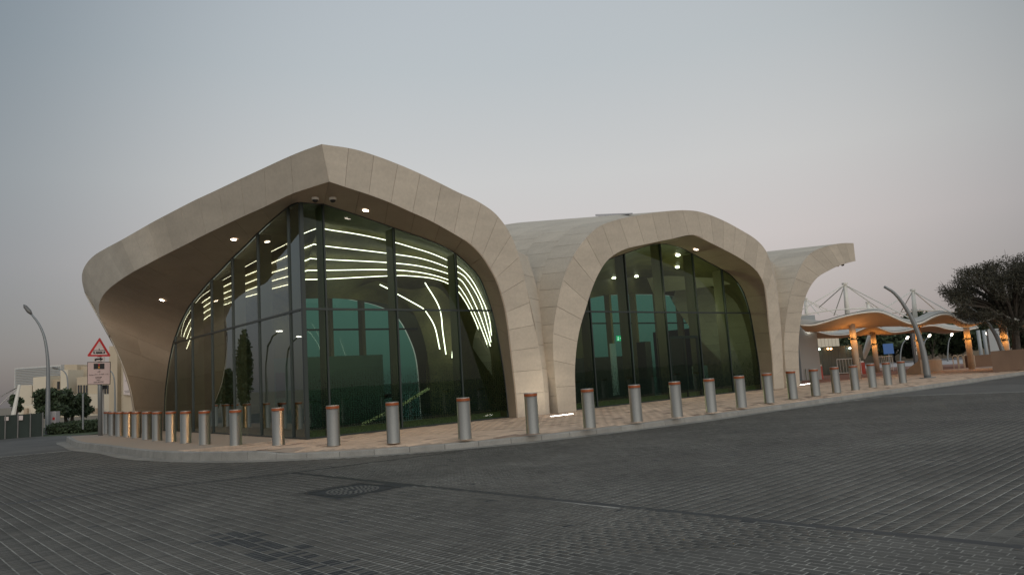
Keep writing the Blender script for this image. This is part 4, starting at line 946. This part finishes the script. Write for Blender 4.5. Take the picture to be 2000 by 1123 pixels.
for x in (112, 113.5):
    a = at(x, 745, 109.8); c_ = at(x + 2, 760, 109.8); b = MB(); b.box((a[0], 109.75, c_[2]), (c_[0] - a[0], 0, 0), (0, .2, 0), (0, 0, a[2] - c_[2])); b.build('window', M['windark'], bl_)
for x in (50, 181, 186, 193):
    a = at(x, 797, 103.9); c_ = at(x + 6, 808, 103.9); b = MB(); b.box((a[0], 103.5, c_[2]), (c_[0] - a[0], 0, 0), (0, .4, 0), (0, 0, a[2] - c_[2])); b.build('doorway', M['bench'], bl_)
pbn = [at(x, y, 94.5) for x, y in ((241, 716), (256, 722), (256, 772), (241, 770))]
bn = obj('banner', pbn + [p + (0, .05, 0) for p in pbn], [(0, 1, 2, 3), (7, 6, 5, 4), (0, 4, 5, 1), (1, 5, 6, 2), (2, 6, 7, 3), (3, 7, 4, 0)], M['signwhite']); tag(bn, 'white hanging banner on the cream corner tower beside the pier', 'banner')
ORG[bn.name] = np.zeros(3)
for y_, w in ((763, 10), (766, 8), (743, 8)):
    text('--------', 248, y_, .8, w, M['windark'], bn, Y=94.3)
# hoarding
hA, hB = gnd(-40, 861, ZR), gnd(84, 851, ZR); hd = hB - hA; ho = empty('hoarding', hA, 'long dark green mesh hoarding with small white notices at the far left', 'hoarding')
nP = 5; zt = at(84, 806, hB[1])[2]
for i in range(nP):
    a = hA + hd * i / nP; b = MB(); n = np.array([-hd[1], hd[0], 0]) / np.linalg.norm(hd); b.box(a + hd / nP * .004, hd / nP * .992, n * .06, (0, 0, zt - ZR)); b.build('mesh_panel', M['hoard'], ho)
for i in range(nP + 1):
    a = hA + hd * i / nP; b = MB(); b.tube([a - (0, .04, 0), a - (0, .04, 0) + ZZ * (zt - ZR + .03)], .04, 6); b.build('post', M['iron2'], ho)
for x, y, w, h_ in ((11.5, 817.5, 10, 7), (37.5, 816, 14, 8)):
    t = (x + 40) / 124; Y = (hA + hd * t)[1] - .06; a = at(x - w / 2, y - h_ / 2, Y); c_ = at(x + w / 2, y + h_ / 2, Y)
    b = MB(); b.box((a[0], Y, c_[2]), (c_[0] - a[0], 0, 0), (0, .02, 0), (0, 0, a[2] - c_[2])); b.build('notice', M['signwhite'], ho)
# white mast with cables behind hoarding
Ym = 70; o = empty('leaning_mast', at(22, 805, Ym), 'pale leaning mast with cables rising behind the dark hoarding', 'mast'); b = MB(); b.tube([at(22, 830, Ym), at(38, 751, Ym)], [.22, .12], 8); b.build('mast', M['white_paint'], o)
for e in ((-30, 790), (-10, 800), (0, 775)):
    b = MB(); b.tube([at(37, 755, Ym), at(*e, Ym)], .05, 5); b.build('cable', M['louvre'], o)
# ================================================================== PLANTS
def foliage(name, parent, centers, radii, n, size, m, seed=0, flat=1.0):
    r = np.random.default_rng(seed); V_ = []; k = len(centers); w = np.array([q ** 2 for q in radii]); w = w / w.sum()
    ch = r.choice(k, n, p=w); cen = np.array(centers)[ch]; rad = np.array(radii)[ch]
    d = r.normal(size=(n, 3)); d /= np.linalg.norm(d, axis=1)[:, None]; rr = rad * (r.random(n) ** .4) * (1 + .12 * r.normal(size=n)); d[:, 2] *= flat
    p = cen + d * rr[:, None]
    a = r.normal(size=(n, 3)); a /= np.linalg.norm(a, axis=1)[:, None]; b_ = np.cross(a, r.normal(size=(n, 3))); b_ /= np.linalg.norm(b_, axis=1)[:, None]
    sz = size * (.6 + .8 * r.random(n)); q = np.stack([p - a * sz[:, None] - b_ * sz[:, None] * .4, p + a * sz[:, None] - b_ * sz[:, None] * .4, p + a * sz[:, None] * .8 + b_ * sz[:, None] * .45, p - a * sz[:, None] * .8 + b_ * sz[:, None] * .45], 1)
    q = q.reshape(-1, 3) - ORG[parent.name] if parent is not None else q.reshape(-1, 3)
    me_ = fast_mesh(name, q, np.arange(4 * n).reshape(-1, 4), [m]); o = bpy.data.objects.new(name, me_); S.collection.objects.link(o); o.parent = parent; return o
def tree(base, h, spread, label, seed=1, n=5000, size=.12, m='leaf_dark', trunk_h=.35, tr=.16, flat=.8, grp=None, blobs=14, multi=1, name='tree', column_=False):
    o = empty(name, base, label, 'tree', grp); r = random.Random(seed); b = MB(); cs_ = []; rs = []
    if column_:
        for i in range(26):
            z = h * (.14 + .84 * i / 25); w_ = spread * .55 * math.sin(math.pi * min(1, (i + 3) / 28)) ** .6; cs_.append(base + (r.uniform(-.15, .15), r.uniform(-.15, .15), z)); rs.append(w_)
        blobs = 4
    for mI in range(multi):
        bx = np.array([r.uniform(-1, 1), r.uniform(-1, 1), 0]) * spread * .12 * (multi > 1)
        top = base + bx * 2 + np.array([0, 0, h * trunk_h]); b.tube([base + bx, base + bx * 1.5 + (0.05 * h * r.uniform(-.3, .3), 0, h * trunk_h * .5), top], [tr, tr * .8, tr * .65], 7)
        for i in range(max(4, blobs // multi)):
            a = r.uniform(0, 2 * math.pi); rad = spread * r.uniform(.15, .8); z = h * (trunk_h + (1 - trunk_h) * r.uniform(.15, .85)); k_ = 1 - .45 * abs((z / h - .6)) 
            c = base + bx + np.array([rad * k_ * math.cos(a), rad * k_ * math.sin(a), z]); cs_.append(c); rs.append(spread * r.uniform(.22, .4))
            if i % 2 == 0: b.tube([top, (top + c) / 2 + (0, 0, .08 * h), c], [tr * .5, tr * .3, tr * .1], 5)
    b.build('trunk', M['bark'], o); foliage('crown', o, cs_, rs, n, size, M[m], seed, flat); return o
tree(gnd(118, 830, -.2) * [1, 1, 0] if False else np.array([at(108, 800, 52)[0], 52, ZR]), 3.0, 1.45, 'dense dark green low tree behind the left lamp, nearest the lamp', 3, 9000, .10, grp='low trees beyond the road at left', multi=2, blobs=22)
tree(np.array([at(136, 800, 55)[0], 55, ZR]), 2.5, 1.3, 'low dark green tree between the lamp and the sign', 4, 7000, .10, grp='low trees beyond the road at left', multi=2, blobs=18)
tree(np.array([at(158, 800, 57)[0], 57, ZR]), 2.3, 1.1, 'thin olive tree just left of the sign post', 5, 4500, .09, grp='low trees beyond the road at left', multi=2, blobs=14)
tree(np.array([at(33, 800, 75)[0], 75, ZR]), 3.2, .9, 'small dark tree behind the leaning mast', 6, 2500, .12, grp='low trees beyond the road at left')
he = foliage('hedge', None, [np.array([at(x, 826, 46)[0], 46 + (x % 3), -.2 + .32]) for x in range(100, 186, 5)], [.46] * 18, 14000, .06, M['leaf_dark'], 9, .8); tag(he, 'long low dark clipped hedge beyond the road left of the sign', 'hedge')
vg = obj('grass_verge', [gnd(84, 852, ZR), gnd(192, 847.5, ZR), (at(200, 800, 60)[0], 60, ZR + .02), (at(60, 800, 60)[0], 60, ZR + .02)], [(0, 1, 2, 3)], M['grass']); tag(vg, kind='structure')
b = MB(); b.tube([at(162, 838, 44), at(162, 768, 44)], .05, 6); o = b.build('marker_pole', M['lamp']); tag(o, 'slim grey pole standing before the hedge left of the sign', 'pole')
# ================================================================== RIGHT BACKGROUND: membrane canopies
def canopy(Y0, depth, xl, xr, lab, front_px, under_off, seed=0):
    """undulating membrane: front edge follows pixels at distance Y0"""
    fr_ = Crv([at(x, y, Y0) for x, y in front_px]); n = 48; P0 = [fr_(t) for t in np.linspace(0, fr_.n - 1, n + 1)]
    o = empty('membrane_canopy', P0[0] * [1, 1, 0], lab, 'canopy', 'membrane canopies of the plaza')
    rows = []
    for j in range(9):
        t = j / 8; row = []
        for i, p in enumerate(P0):
            zmean = np.mean([q[2] for q in P0]); ph = math.cos(t * 2 * math.pi)
            row.append(np.array([p[0] + depth * t * under_off, p[1] + depth * t, zmean + (p[2] - zmean) * (.55 + .45 * ph) - .28 * math.sin(math.pi * t)]))
        rows.append(row)
    vs = [p for r_ in rows for p in r_]; N1 = n + 1; fs = [(j * N1 + i, j * N1 + i + 1, (j + 1) * N1 + i + 1, (j + 1) * N1 + i) for j in range(8) for i in range(n)]
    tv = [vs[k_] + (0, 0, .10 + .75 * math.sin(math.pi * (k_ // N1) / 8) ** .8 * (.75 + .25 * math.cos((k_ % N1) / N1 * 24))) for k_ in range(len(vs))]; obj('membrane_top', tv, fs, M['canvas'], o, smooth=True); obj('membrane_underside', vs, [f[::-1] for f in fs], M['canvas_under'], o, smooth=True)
    b = MB(); b.tube(P0, .07, 6); b.build('edge_tube', M['white_paint'], o, smooth=True); b = MB(); b.tube(rows[-1], .07, 6); b.build('edge_tube', M['white_paint'], o, smooth=True)
    return o
cf = [(1560, 634), (1585, 635), (1610, 629), (1640, 620), (1670, 613), (1700, 609), (1722, 610), (1745, 619), (1768, 629), (1786, 633), (1803, 629), (1820, 620), (1838, 614), (1853, 614), (1868, 621), (1884, 630), (1905, 631), (1925, 626), (1945, 620), (1965, 618), (1990, 626), (2030, 634)]
can1 = canopy(46, 6.5, 0, 0, 'nearer white wavy membrane canopy lit orange from below', cf, .55)
cb = [(1560, 641), (1590, 646), (1625, 654), (1660, 652), (1690, 640), (1707, 637), (1730, 645), (1745, 649), (1770, 646), (1800, 638), (1825, 636), (1850, 642), (1880, 645), (1910, 640)]
can2 = canopy(58, 7, 0, 0, 'farther white wavy membrane canopy seen below the nearer one', cb, .4)
cols = []
def column(px, ytop, Y, lab, w=.20, glow=True):
    pt = at(px, ytop, Y); base = np.array([pt[0], Y, 0.0]); o = empty('canopy_column', base, lab, 'column', 'columns under the canopies')
    b = MB(); b.tube([base, base + ZZ * (pt[2] - 1.05)], w, 12); b.build('shaft', M['bench'], o, smooth=True)
    b = MB(); b.tube([base + ZZ * (pt[2] - 1.05), base + ZZ * (pt[2] - .02)], w * .98, 12); b.build('lit_shaft', M['bench'], o, smooth=True)
    b = MB(); b.tube([base + ZZ * (pt[2] - 1.12), base + ZZ * (pt[2] - 1.05)], w * 1.5, 12); b.build('uplight_ring', M['iron'], o)
    b = MB(); b.tube([base + ZZ * (pt[2] - .03), base + ZZ * (pt[2] + .04)], w * 1.6, 12); b.build('capital', M['bench'], o)
    for k_ in range(3):
        a = -math.pi / 2 + (k_ - 1) * 1.7; q = base + np.array([math.cos(a) * w * 1.25, math.sin(a) * w * 1.25, pt[2] - 1.03]); ld = bpy.data.lights.new('column_uplight', 'POINT'); ld.energy = 11; ld.color = (1, .46, .12); ld.shadow_soft_size = .06
        lo = bpy.data.objects.new('column_uplight', ld); S.collection.objects.link(lo); lo.location = tuple(q + np.array([math.cos(a), math.sin(a), 0]) * .22)
    return o
column(1663, 629, 48, 'sandy canopy column with amber light collar, nearest the station'); column(1704, 646, 60, 'canopy column of the rear row, behind the sixth bollard from the right', .2)
column(1791, 634, 51, 'canopy column right behind the big curved lamp mast'); column(1886, 632, 53, 'canopy column standing by the bike racks'); column(1957, 632, 50, 'canopy column at the right above the planter wall', .22)
# masts with stay cables
def stay_mast(px, ytop, yb, Y, ends, lab):
    top = at(px, ytop, Y); bt = at(px + (yb - ytop) * .09, yb, Y); o = empty('stay_mast', bt, lab, 'mast', 'masts with stays above the canopies')
    b = MB(); b.tube([bt, top], [.17, .12], 10); b.build('mast', M['white_paint'], o, smooth=True); b = MB(); b.tube([top, top + ZZ * .12], .19, 10); b.build('cap', M['white_paint'], o)
    for (x, y, dy) in ends: b = MB(); b.tube([top, at(x, y, Y + dy)], .038, 5); b.build('stay', M['white_paint'], o)
stay_mast(1650, 556, 626, 50, [(1560, 609, -3), (1629, 616, 3), (1775, 620, -3), (1730, 612, 4), (1600, 600, 6)], 'tallest white mast with stays, above the nearest canopy bay')
stay_mast(1783, 568, 628, 52, [(1722, 606, -2), (1757, 614, 3), (1870, 618, -3), (1835, 612, 4)], 'white stay mast to the right of the curved lamp tip')
stay_mast(1573, 584, 634, 62, [(1610, 608, 0), (1650, 622, 3), (1600, 615, -2)], 'white stay mast beside the station cantilever leg')
stay_mast(1695, 592, 622, 64, [(1670, 612, 0), (1720, 612, 2)], 'small far white stay mast between the two tall ones')
o = empty('canopy_rail', at(1562, 618, 47), 'thin white curved rail arching above the canopy membrane', 'rail'); b = MB(); b.tube([at(x, y, 49) for x, y in ((1560, 617), (1590, 611), (1630, 605), (1680, 602), (1715, 603))], .05, 6); b.build('rail', M['white_paint'], o)
o = empty('canopy_rail', at(1725, 610, 53), 'second thin white rail above the right canopy bay', 'rail'); b = MB(); b.tube([at(x, y, 54) for x, y in ((1735, 612), (1780, 607), (1830, 606), (1880, 611))], .05, 6); b.build('rail', M['white_paint'], o)
# white slanted strut
o = empty('slanted_strut', at(1685, 706, 66), 'thick white slanted strut between the first two canopy columns', 'strut'); b = MB(); b.tube([at(1686, 700, 66), at(1703, 655, 66)], [.18, .35], 10); b.build('strut', M['white_paint'], o)
# white wall panel beside the station
a = gnd(1583, 742); Yp = a[1]; c0 = at(1566, 612, Yp); c1 = at(1600, 614, Yp)
o = empty('service_kiosk', a, 'plain pale grey kiosk wall with a small lamp just right of the cantilever leg', 'kiosk'); b = MB(); b.box((a[0] - .55, Yp, 0), (1.35, 0, 0), (0, 3.5, 0), (0, 0, c1[2] - .02)); b.build('wall', M['grey'], o)
pl_ = at(1580, 646, Yp - .1); b = MB(); b.cbox(pl_, .16, .12, .16); b.build('lamp', M['lampglow'], o)
for x in (1575, 1582, 1588, 1595):
    b = MB(); b.tube([at(x, 742, Yp - .15), at(x - 2, 720, Yp - .15)], .02, 4); o2 = b.build('reed_stem', M['leaf_dark'], o)
# glass screens, barriers, plaza furniture
sc_ = empty('glass_screen', at(1640, 720, 62) * [1, 1, 0], 'dark green glass screen wall behind the first canopy column', 'screen')
for i in range(6):
    a, c_ = at(1590 + i * 16, 690, 62), at(1590 + i * 16 + 15.4, 690, 62); b = MB(); b.box((a[0], 62, 0), (c_[0] - a[0], 0, 0), (0, .08, 0), (0, 0, 2.35)); b.build('glass_panel', M['green_screen'], sc_)
for x, y, lab in ((1600, 682, 'dim greenish light on the glass screen left end'), (1617, 681, 'orange light glowing at the glass screen'), (1623, 681, 'second orange light beside the first at the glass screen'), (1660, 680, 'small pale light at the right end of the glass screen'), (1631, 658, 'small lamp hanging under the rear canopy, left one'), (1637, 655, 'small lamp hanging under the rear canopy, right one'), (1659, 655, 'small lamp on the first canopy column left side')):
    Y = 61.7; v, f = lathe([(.05, -.08), (.11, 0), (.05, .08)], 8); o = obj('wall_lamp', [np.array(q) + at(x, y, Y) for q in v], f, emis('lamp_%d' % x, (1, .55, .25) if 'orange' in lab else (.8, 1, .85), 6)); tag(o, lab, 'lamp', 'small lamps round the glass screen')
fa = gnd(1560, 760); 
def strip_poly(name, pts, m, z, kind='structure'):
    o = obj(name, [(p[0], p[1], z) for p in pts], [tuple(range(len(pts)))], m); tag(o, kind=kind); return o
strip_poly('red_path', [gnd(1566, 752), gnd(1800, 725), gnd(1945, 715), gnd(1940, 708), gnd(1800, 714), gnd(1566, 727)], M['redpave'], .004)
strip_poly('pale_path', [gnd(1566, 726.5), gnd(1800, 713.5), gnd(1940, 707.5), gnd(2010, 700), gnd(2010, 691), gnd(1860, 699), gnd(1700, 710), gnd(1566, 718)], M['palepave'], .008)
strip_poly('lawn', [gnd(1566, 714), gnd(1700, 706), gnd(1860, 697), gnd(2010, 688), gnd(2010, 684), gnd(1860, 690), gnd(1700, 699), gnd(1566, 706.5)], M['grass'], .012)
def barrier(x0, x1, ytop, ybot, Y, m, lab):
    o = empty('barrier', at((x0 + x1) / 2, ybot, Y), lab, 'barrier', 'crowd barriers on the plaza'); z0 = 0; z1 = at(x0, ytop, Y)[2]; a = at(x0, ytop, Y)[0]; c_ = at(x1, ytop, Y)[0]; b = MB()
    b.tube([(a, Y, 0), (a, Y, z1), (c_, Y, z1), (c_, Y, 0)], .03, 5); b.build('frame', M['white_paint'], o); b = MB()
    for k_ in range(1, 8): x = a + (c_ - a) * k_ / 8; b.tube([(x, Y, .2), (x, Y, z1)], .012, 4)
    b.tube([(a, Y, .2), (c_, Y, .2)], .02, 4); b.build('bars', m, o); return o
barrier(1634, 1680, 702, 722, 57, M['white_paint'], 'white crowd barrier left of the slanted strut'); barrier(1713, 1742, 697, 712, 60, M['white_paint'], 'white crowd barrier right of the rear canopy column')
for x0, x1, y, Y, lab in ((1676, 1686, 701, 58, 'red plastic barrier beside the slanted strut'), (1599, 1603, 708, 52, 'small red and white traffic post near the kiosk')):
    a = at(x0, y, Y); c_ = at(x1, y, Y); o = empty('traffic_barrier', a * [1, 1, 0], lab, 'barrier'); b = MB(); b.cbox(((a[0] + c_[0]) / 2, Y, .45), c_[0] - a[0], .35, .9); b.build('body', M['red'], o); b = MB(); b.cbox(((a[0] + c_[0]) / 2, Y, .96), (c_[0] - a[0]) * .7, .3, .12); b.build('top', M['white_paint'], o)
# bench block
bp = [gnd(1770, 731.5), gnd(1800, 731), gnd(1842, 722.5), gnd(1835, 716)]; zb = .95
o = empty('stone_bench', bp[0], 'sloping sand coloured stone block seat behind the right end bollard', 'bench')
obj('seat_block', [(*p[:2], 0) for p in bp] + [(*(bp[0][:2] * .9 + bp[1][:2] * .1), .35), (*bp[1][:2], zb), (*bp[2][:2], zb * .8), (*bp[3][:2], zb)], [(0, 1, 2, 3)[::-1], (4, 5, 6, 7), (0, 1, 5, 4), (1, 2, 6, 5), (2, 3, 7, 6), (3, 0, 4, 7)], M['bench'], o)
# planter wall
pa = gnd(1940, 727.5); pw_ = MB(); o = empty('planter_wall', pa, 'long brown rendered planter wall at the right edge of the plaza', 'planter')
zp = at(1940, 686, pa[1])[2]; pc = gnd(2060, 716)
for i in range(4):
    a = pa + (pc - pa) * i / 4; b = MB(); b.box((*a[:2], 0), np.array([*((pc - pa)[:2] / 4 * .995), 0]), (1.3, 1.6, 0), (0, 0, zp)); b.build('wall_panel', M['brownwall'], o)
b = MB(); a = at(1920, 708, 58); b.cbox((a[0], 58, .45), 2.4, 1, .9); o = b.build('low_planter', M['brownwall']); tag(o, 'low brown planter box beyond the left end of the planter wall', 'planter')
# bike racks
for i in range(4):
    x0 = 1860 + i * 11; Y = 57 + i * .0; a, c_ = at(x0, 694, Y), at(x0 + 9, 694, Y); z1 = a[2]; b = MB(); b.tube([(a[0], Y, 0), (a[0], Y, .9), (a[0] + .1, Y, 1.0), (c_[0] - .1, Y, 1.0), (c_[0], Y, .9), (c_[0], Y, 0)], .035, 6)
    o = b.build('bike_rack', M['bench']); tag(o, ['first bronze bike hoop from the left beside the fourth column', 'second bronze bike hoop from the left', 'third bronze bike hoop from the left', 'rightmost bronze bike hoop, by the planter'][i], 'bike rack', 'bike hoops on the plaza')
# blue sign and grey board and pale posts
a = at(1735, 681, 80); o = empty('blue_sign', a * [1, 1, 0], 'small blue sign on a pole behind the canopies', 'sign'); b = MB(); b.cbox((a[0], 80, a[2]), 1.1, .08, 1.1); b.build('panel', M['blue'], o); b = MB(); b.tube([(a[0], 80.05, 0), (a[0], 80.05, a[2])], .05, 6); b.build('pole', M['lamp'], o)
a = at(1950, 668, 60); o = empty('grey_board', a * [1, 1, 0], 'upright plain grey board behind the second curved mast', 'board'); b = MB(); b.cbox((a[0], 60, a[2] / 2 + .8), 1.6, .2, a[2] + .6); b.build('panel', M['grey'], o)
for x, yt, lab in ((1910, 645, 'left one of two pale slim posts beyond the bike racks'), (1921, 645, 'right one of two pale slim posts beyond the bike racks')):
    t = at(x, yt, 75); b = MB(); b.tube([(t[0], 75, 0), (t[0], 75, t[2])], .17, 8); o = b.build('pale_post', M['grey'], smooth=True); tag(o, lab, 'post', 'pale posts beyond the plaza')
a = at(1792, 680, 70); o = empty('totem_sign', a * [1, 1, 0], 'dark slim totem with white upright letters behind the curved mast', 'sign'); b = MB(); b.cbox((a[0], 70, 1.6), .9, .3, 3.2); b.build('panel', M['windark'], o)
for k_, ch in enumerate('UOL'):
    text(ch, 1790.5 + k_ * .8, 671 + k_ * 9, 7, 5.5, M['white_paint'], o, Y=69.8)
# far wall and treeline
fw = empty('far_wall', at(1800, 690, 118) * [1, 1, 0], 'low pale boundary wall under the far trees at right', 'wall')
a, c_ = at(1600, 690, 118), at(2080, 690, 118)
for i in range(12):
    b = MB(); b.box((a[0] + (c_[0] - a[0]) * i / 12, 118, 0), ((c_[0] - a[0]) / 12 * .97, 0, 0), (0, .3, 0), (0, 0, 1.7)); b.build('wall_panel', M['earth'], fw)
fwb = empty('site_building', at(1600, 690, 90) * [1, 1, 0], 'pale ribbed wall visible under the rear canopy left of the trees', 'building'); a, c_ = at(1585, 690, 90), at(1642, 690, 90)
for i in range(8): b = MB(); b.box((a[0] + (c_[0] - a[0]) * i / 8, 90, 0), ((c_[0] - a[0]) / 8 * .93, 0, 0), (0, 2, 0), (0, 0, 5.0)); b.build('cladding_panel', M['cream2'], fwb)
x = 1632; k_ = 0
tl_labs = ['bright green tree beyond the glass screen', 'dark tree beyond the first canopy column', 'dark tree beyond the slanted strut', 'dark tree above the blue sign', 'dark tree beyond the third canopy column', 'dark tree beyond the big curved mast', 'dark tree beyond the bike racks', 'dark tree left of the pale posts', 'dark tree right of the pale posts', 'dark tree beyond the grey board', 'dark tree under the acacia crown', 'dark tree at the right edge of the picture']
while x < 2060 and k_ < 12:
    Yt = 100 + (k_ * 7) % 11; bx = at(x, 690, Yt)[0]
    tree(np.array([bx, Yt, 0.0]), 5.9 + (k_ % 3) * .5, 4.2, tl_labs[k_], 40 + k_, 6000, .30, grp='dark trees beyond the plaza', trunk_h=.16, blobs=22); x += 38; k_ += 1
# acacia
ab = np.array([at(1985, 700, 46.5)[0], 46.5, 0.0]); ac = empty('acacia_tree', ab, 'large dark spreading acacia with feathery crown at the right edge', 'tree'); b = MB(); 
trunk_top = at(1983, 640, 46.5); b.tube([ab, trunk_top], [.28, .19], 9); cs_ = []; rs = []; rr = random.Random(5)
outl = [(1850, 568), (1875, 552), (1905, 538), (1935, 520), (1965, 512), (1995, 506), (2030, 505), (2060, 512), (1868, 585), (1900, 600), (1940, 610), (1980, 612), (2020, 610), (1895, 565), (1930, 555), (1965, 545), (2000, 540), (2040, 550), (1920, 585), (1960, 580), (2000, 580), (2045, 585), (1885, 610), (1930, 628), (1975, 640), (2015, 640), (2050, 620), (1990, 555), (1950, 600), (2090, 560)]
outl += [(rr.uniform(1880, 2080), rr.uniform(530, 625)) for _ in range(50)] + [(rr.uniform(1925, 2080), rr.uniform(512, 545)) for _ in range(26)] + [(rr.uniform(1850, 1900), rr.uniform(556, 590)) for _ in range(8)]
for x_, y_ in outl:
    c = at(x_, y_, 46.5 + rr.uniform(-2.6, 2.6)); cs_.append(c); rs.append(rr.uniform(.4, .75) if x_ > 1880 and y_ > 530 else rr.uniform(.36, .55))
    mid = (trunk_top + c) / 2 + np.array([0, 0, .5]); b.tube([trunk_top, mid, c], [.16, .08, .02], 5)
rr2 = np.random.default_rng(3); tw_ = MB()
b.build('trunk', M['bark'], ac)
foliage('crown', ac, cs_, [q * 1.15 for q in rs], 55000, .04, M['leaf_acacia'], 77, .8)
for c, r_ in zip(cs_, rs):   # feathery shoots at the rim
    for _ in range(14):
        d = rr2.normal(size=3); d[2] = abs(d[2]) * .6; d[0] -= .5; d /= np.linalg.norm(d); tw_.tube([c + d * r_ * .5, c + d * r_ * (1.1 + .5 * rr2.random())], [.02, .006], 3, cap=False)
tag(tw_.build('twigs', M['leaf_acacia'], ac), kind='stuff')

# ================================================================== beyond the left edge of the view: mirrored in the left glass
def reflect_at(px, py, dist):                      # point seen in the left glass at this pixel, dist metres past the glass
    p = on_u((px, py), 0); r = ray(px, py); r /= np.linalg.norm(r); r = r - 2 * (r @ U) * U; return p + r * dist
for px, py, d, h_, sp_, lab, sd_ in ((477, 760, 34, 7.2, 1.15, 'tall slim cypress-like tree mirrored in the left glass', 60), (392, 770, 40, 4.6, 1.3, 'small round tree mirrored at the left of the glass', 61), (418, 775, 44, 4.4, 1.2, 'small tree mirrored beside the round one', 62), (445, 775, 48, 4.4, 1.3, 'small tree mirrored left of the tall one', 63)):
    p = reflect_at(px, py, d); p[2] = -.22; tree(p, h_, sp_, lab, sd_, 5000, .11, grp='trees across the road to the left', trunk_h=.12, flat=1.1, column_=True)
for px, d, lab in ((520, 26, 'double-arm lamp mirrored in the left glass, tall one'), (560, 34, 'lamp mirrored in the left glass nearest the corner')):
    p = reflect_at(px, 740, d); p[2] = -.22; o = empty('street_lamp', p, lab, 'street lamp', 'street lamps across the road to the left'); dirn = np.array([V[0], V[1], 0]); b = MB()
    b.tube([p, p + ZZ * 3.6, p + ZZ * 4.9 + dirn * -.5, p + ZZ * 5.5 + dirn * -1.4, p + ZZ * 5.7 + dirn * -2.2], [.09, .08, .07, .05, .04], 8); b.build('mast', M['iron2'], o)
    b = MB(); e = p + ZZ * 5.75 + dirn * -2.5; b.cbox(e, .4, .3, .06); b.build('lamp_head', M['lampglow'], o)
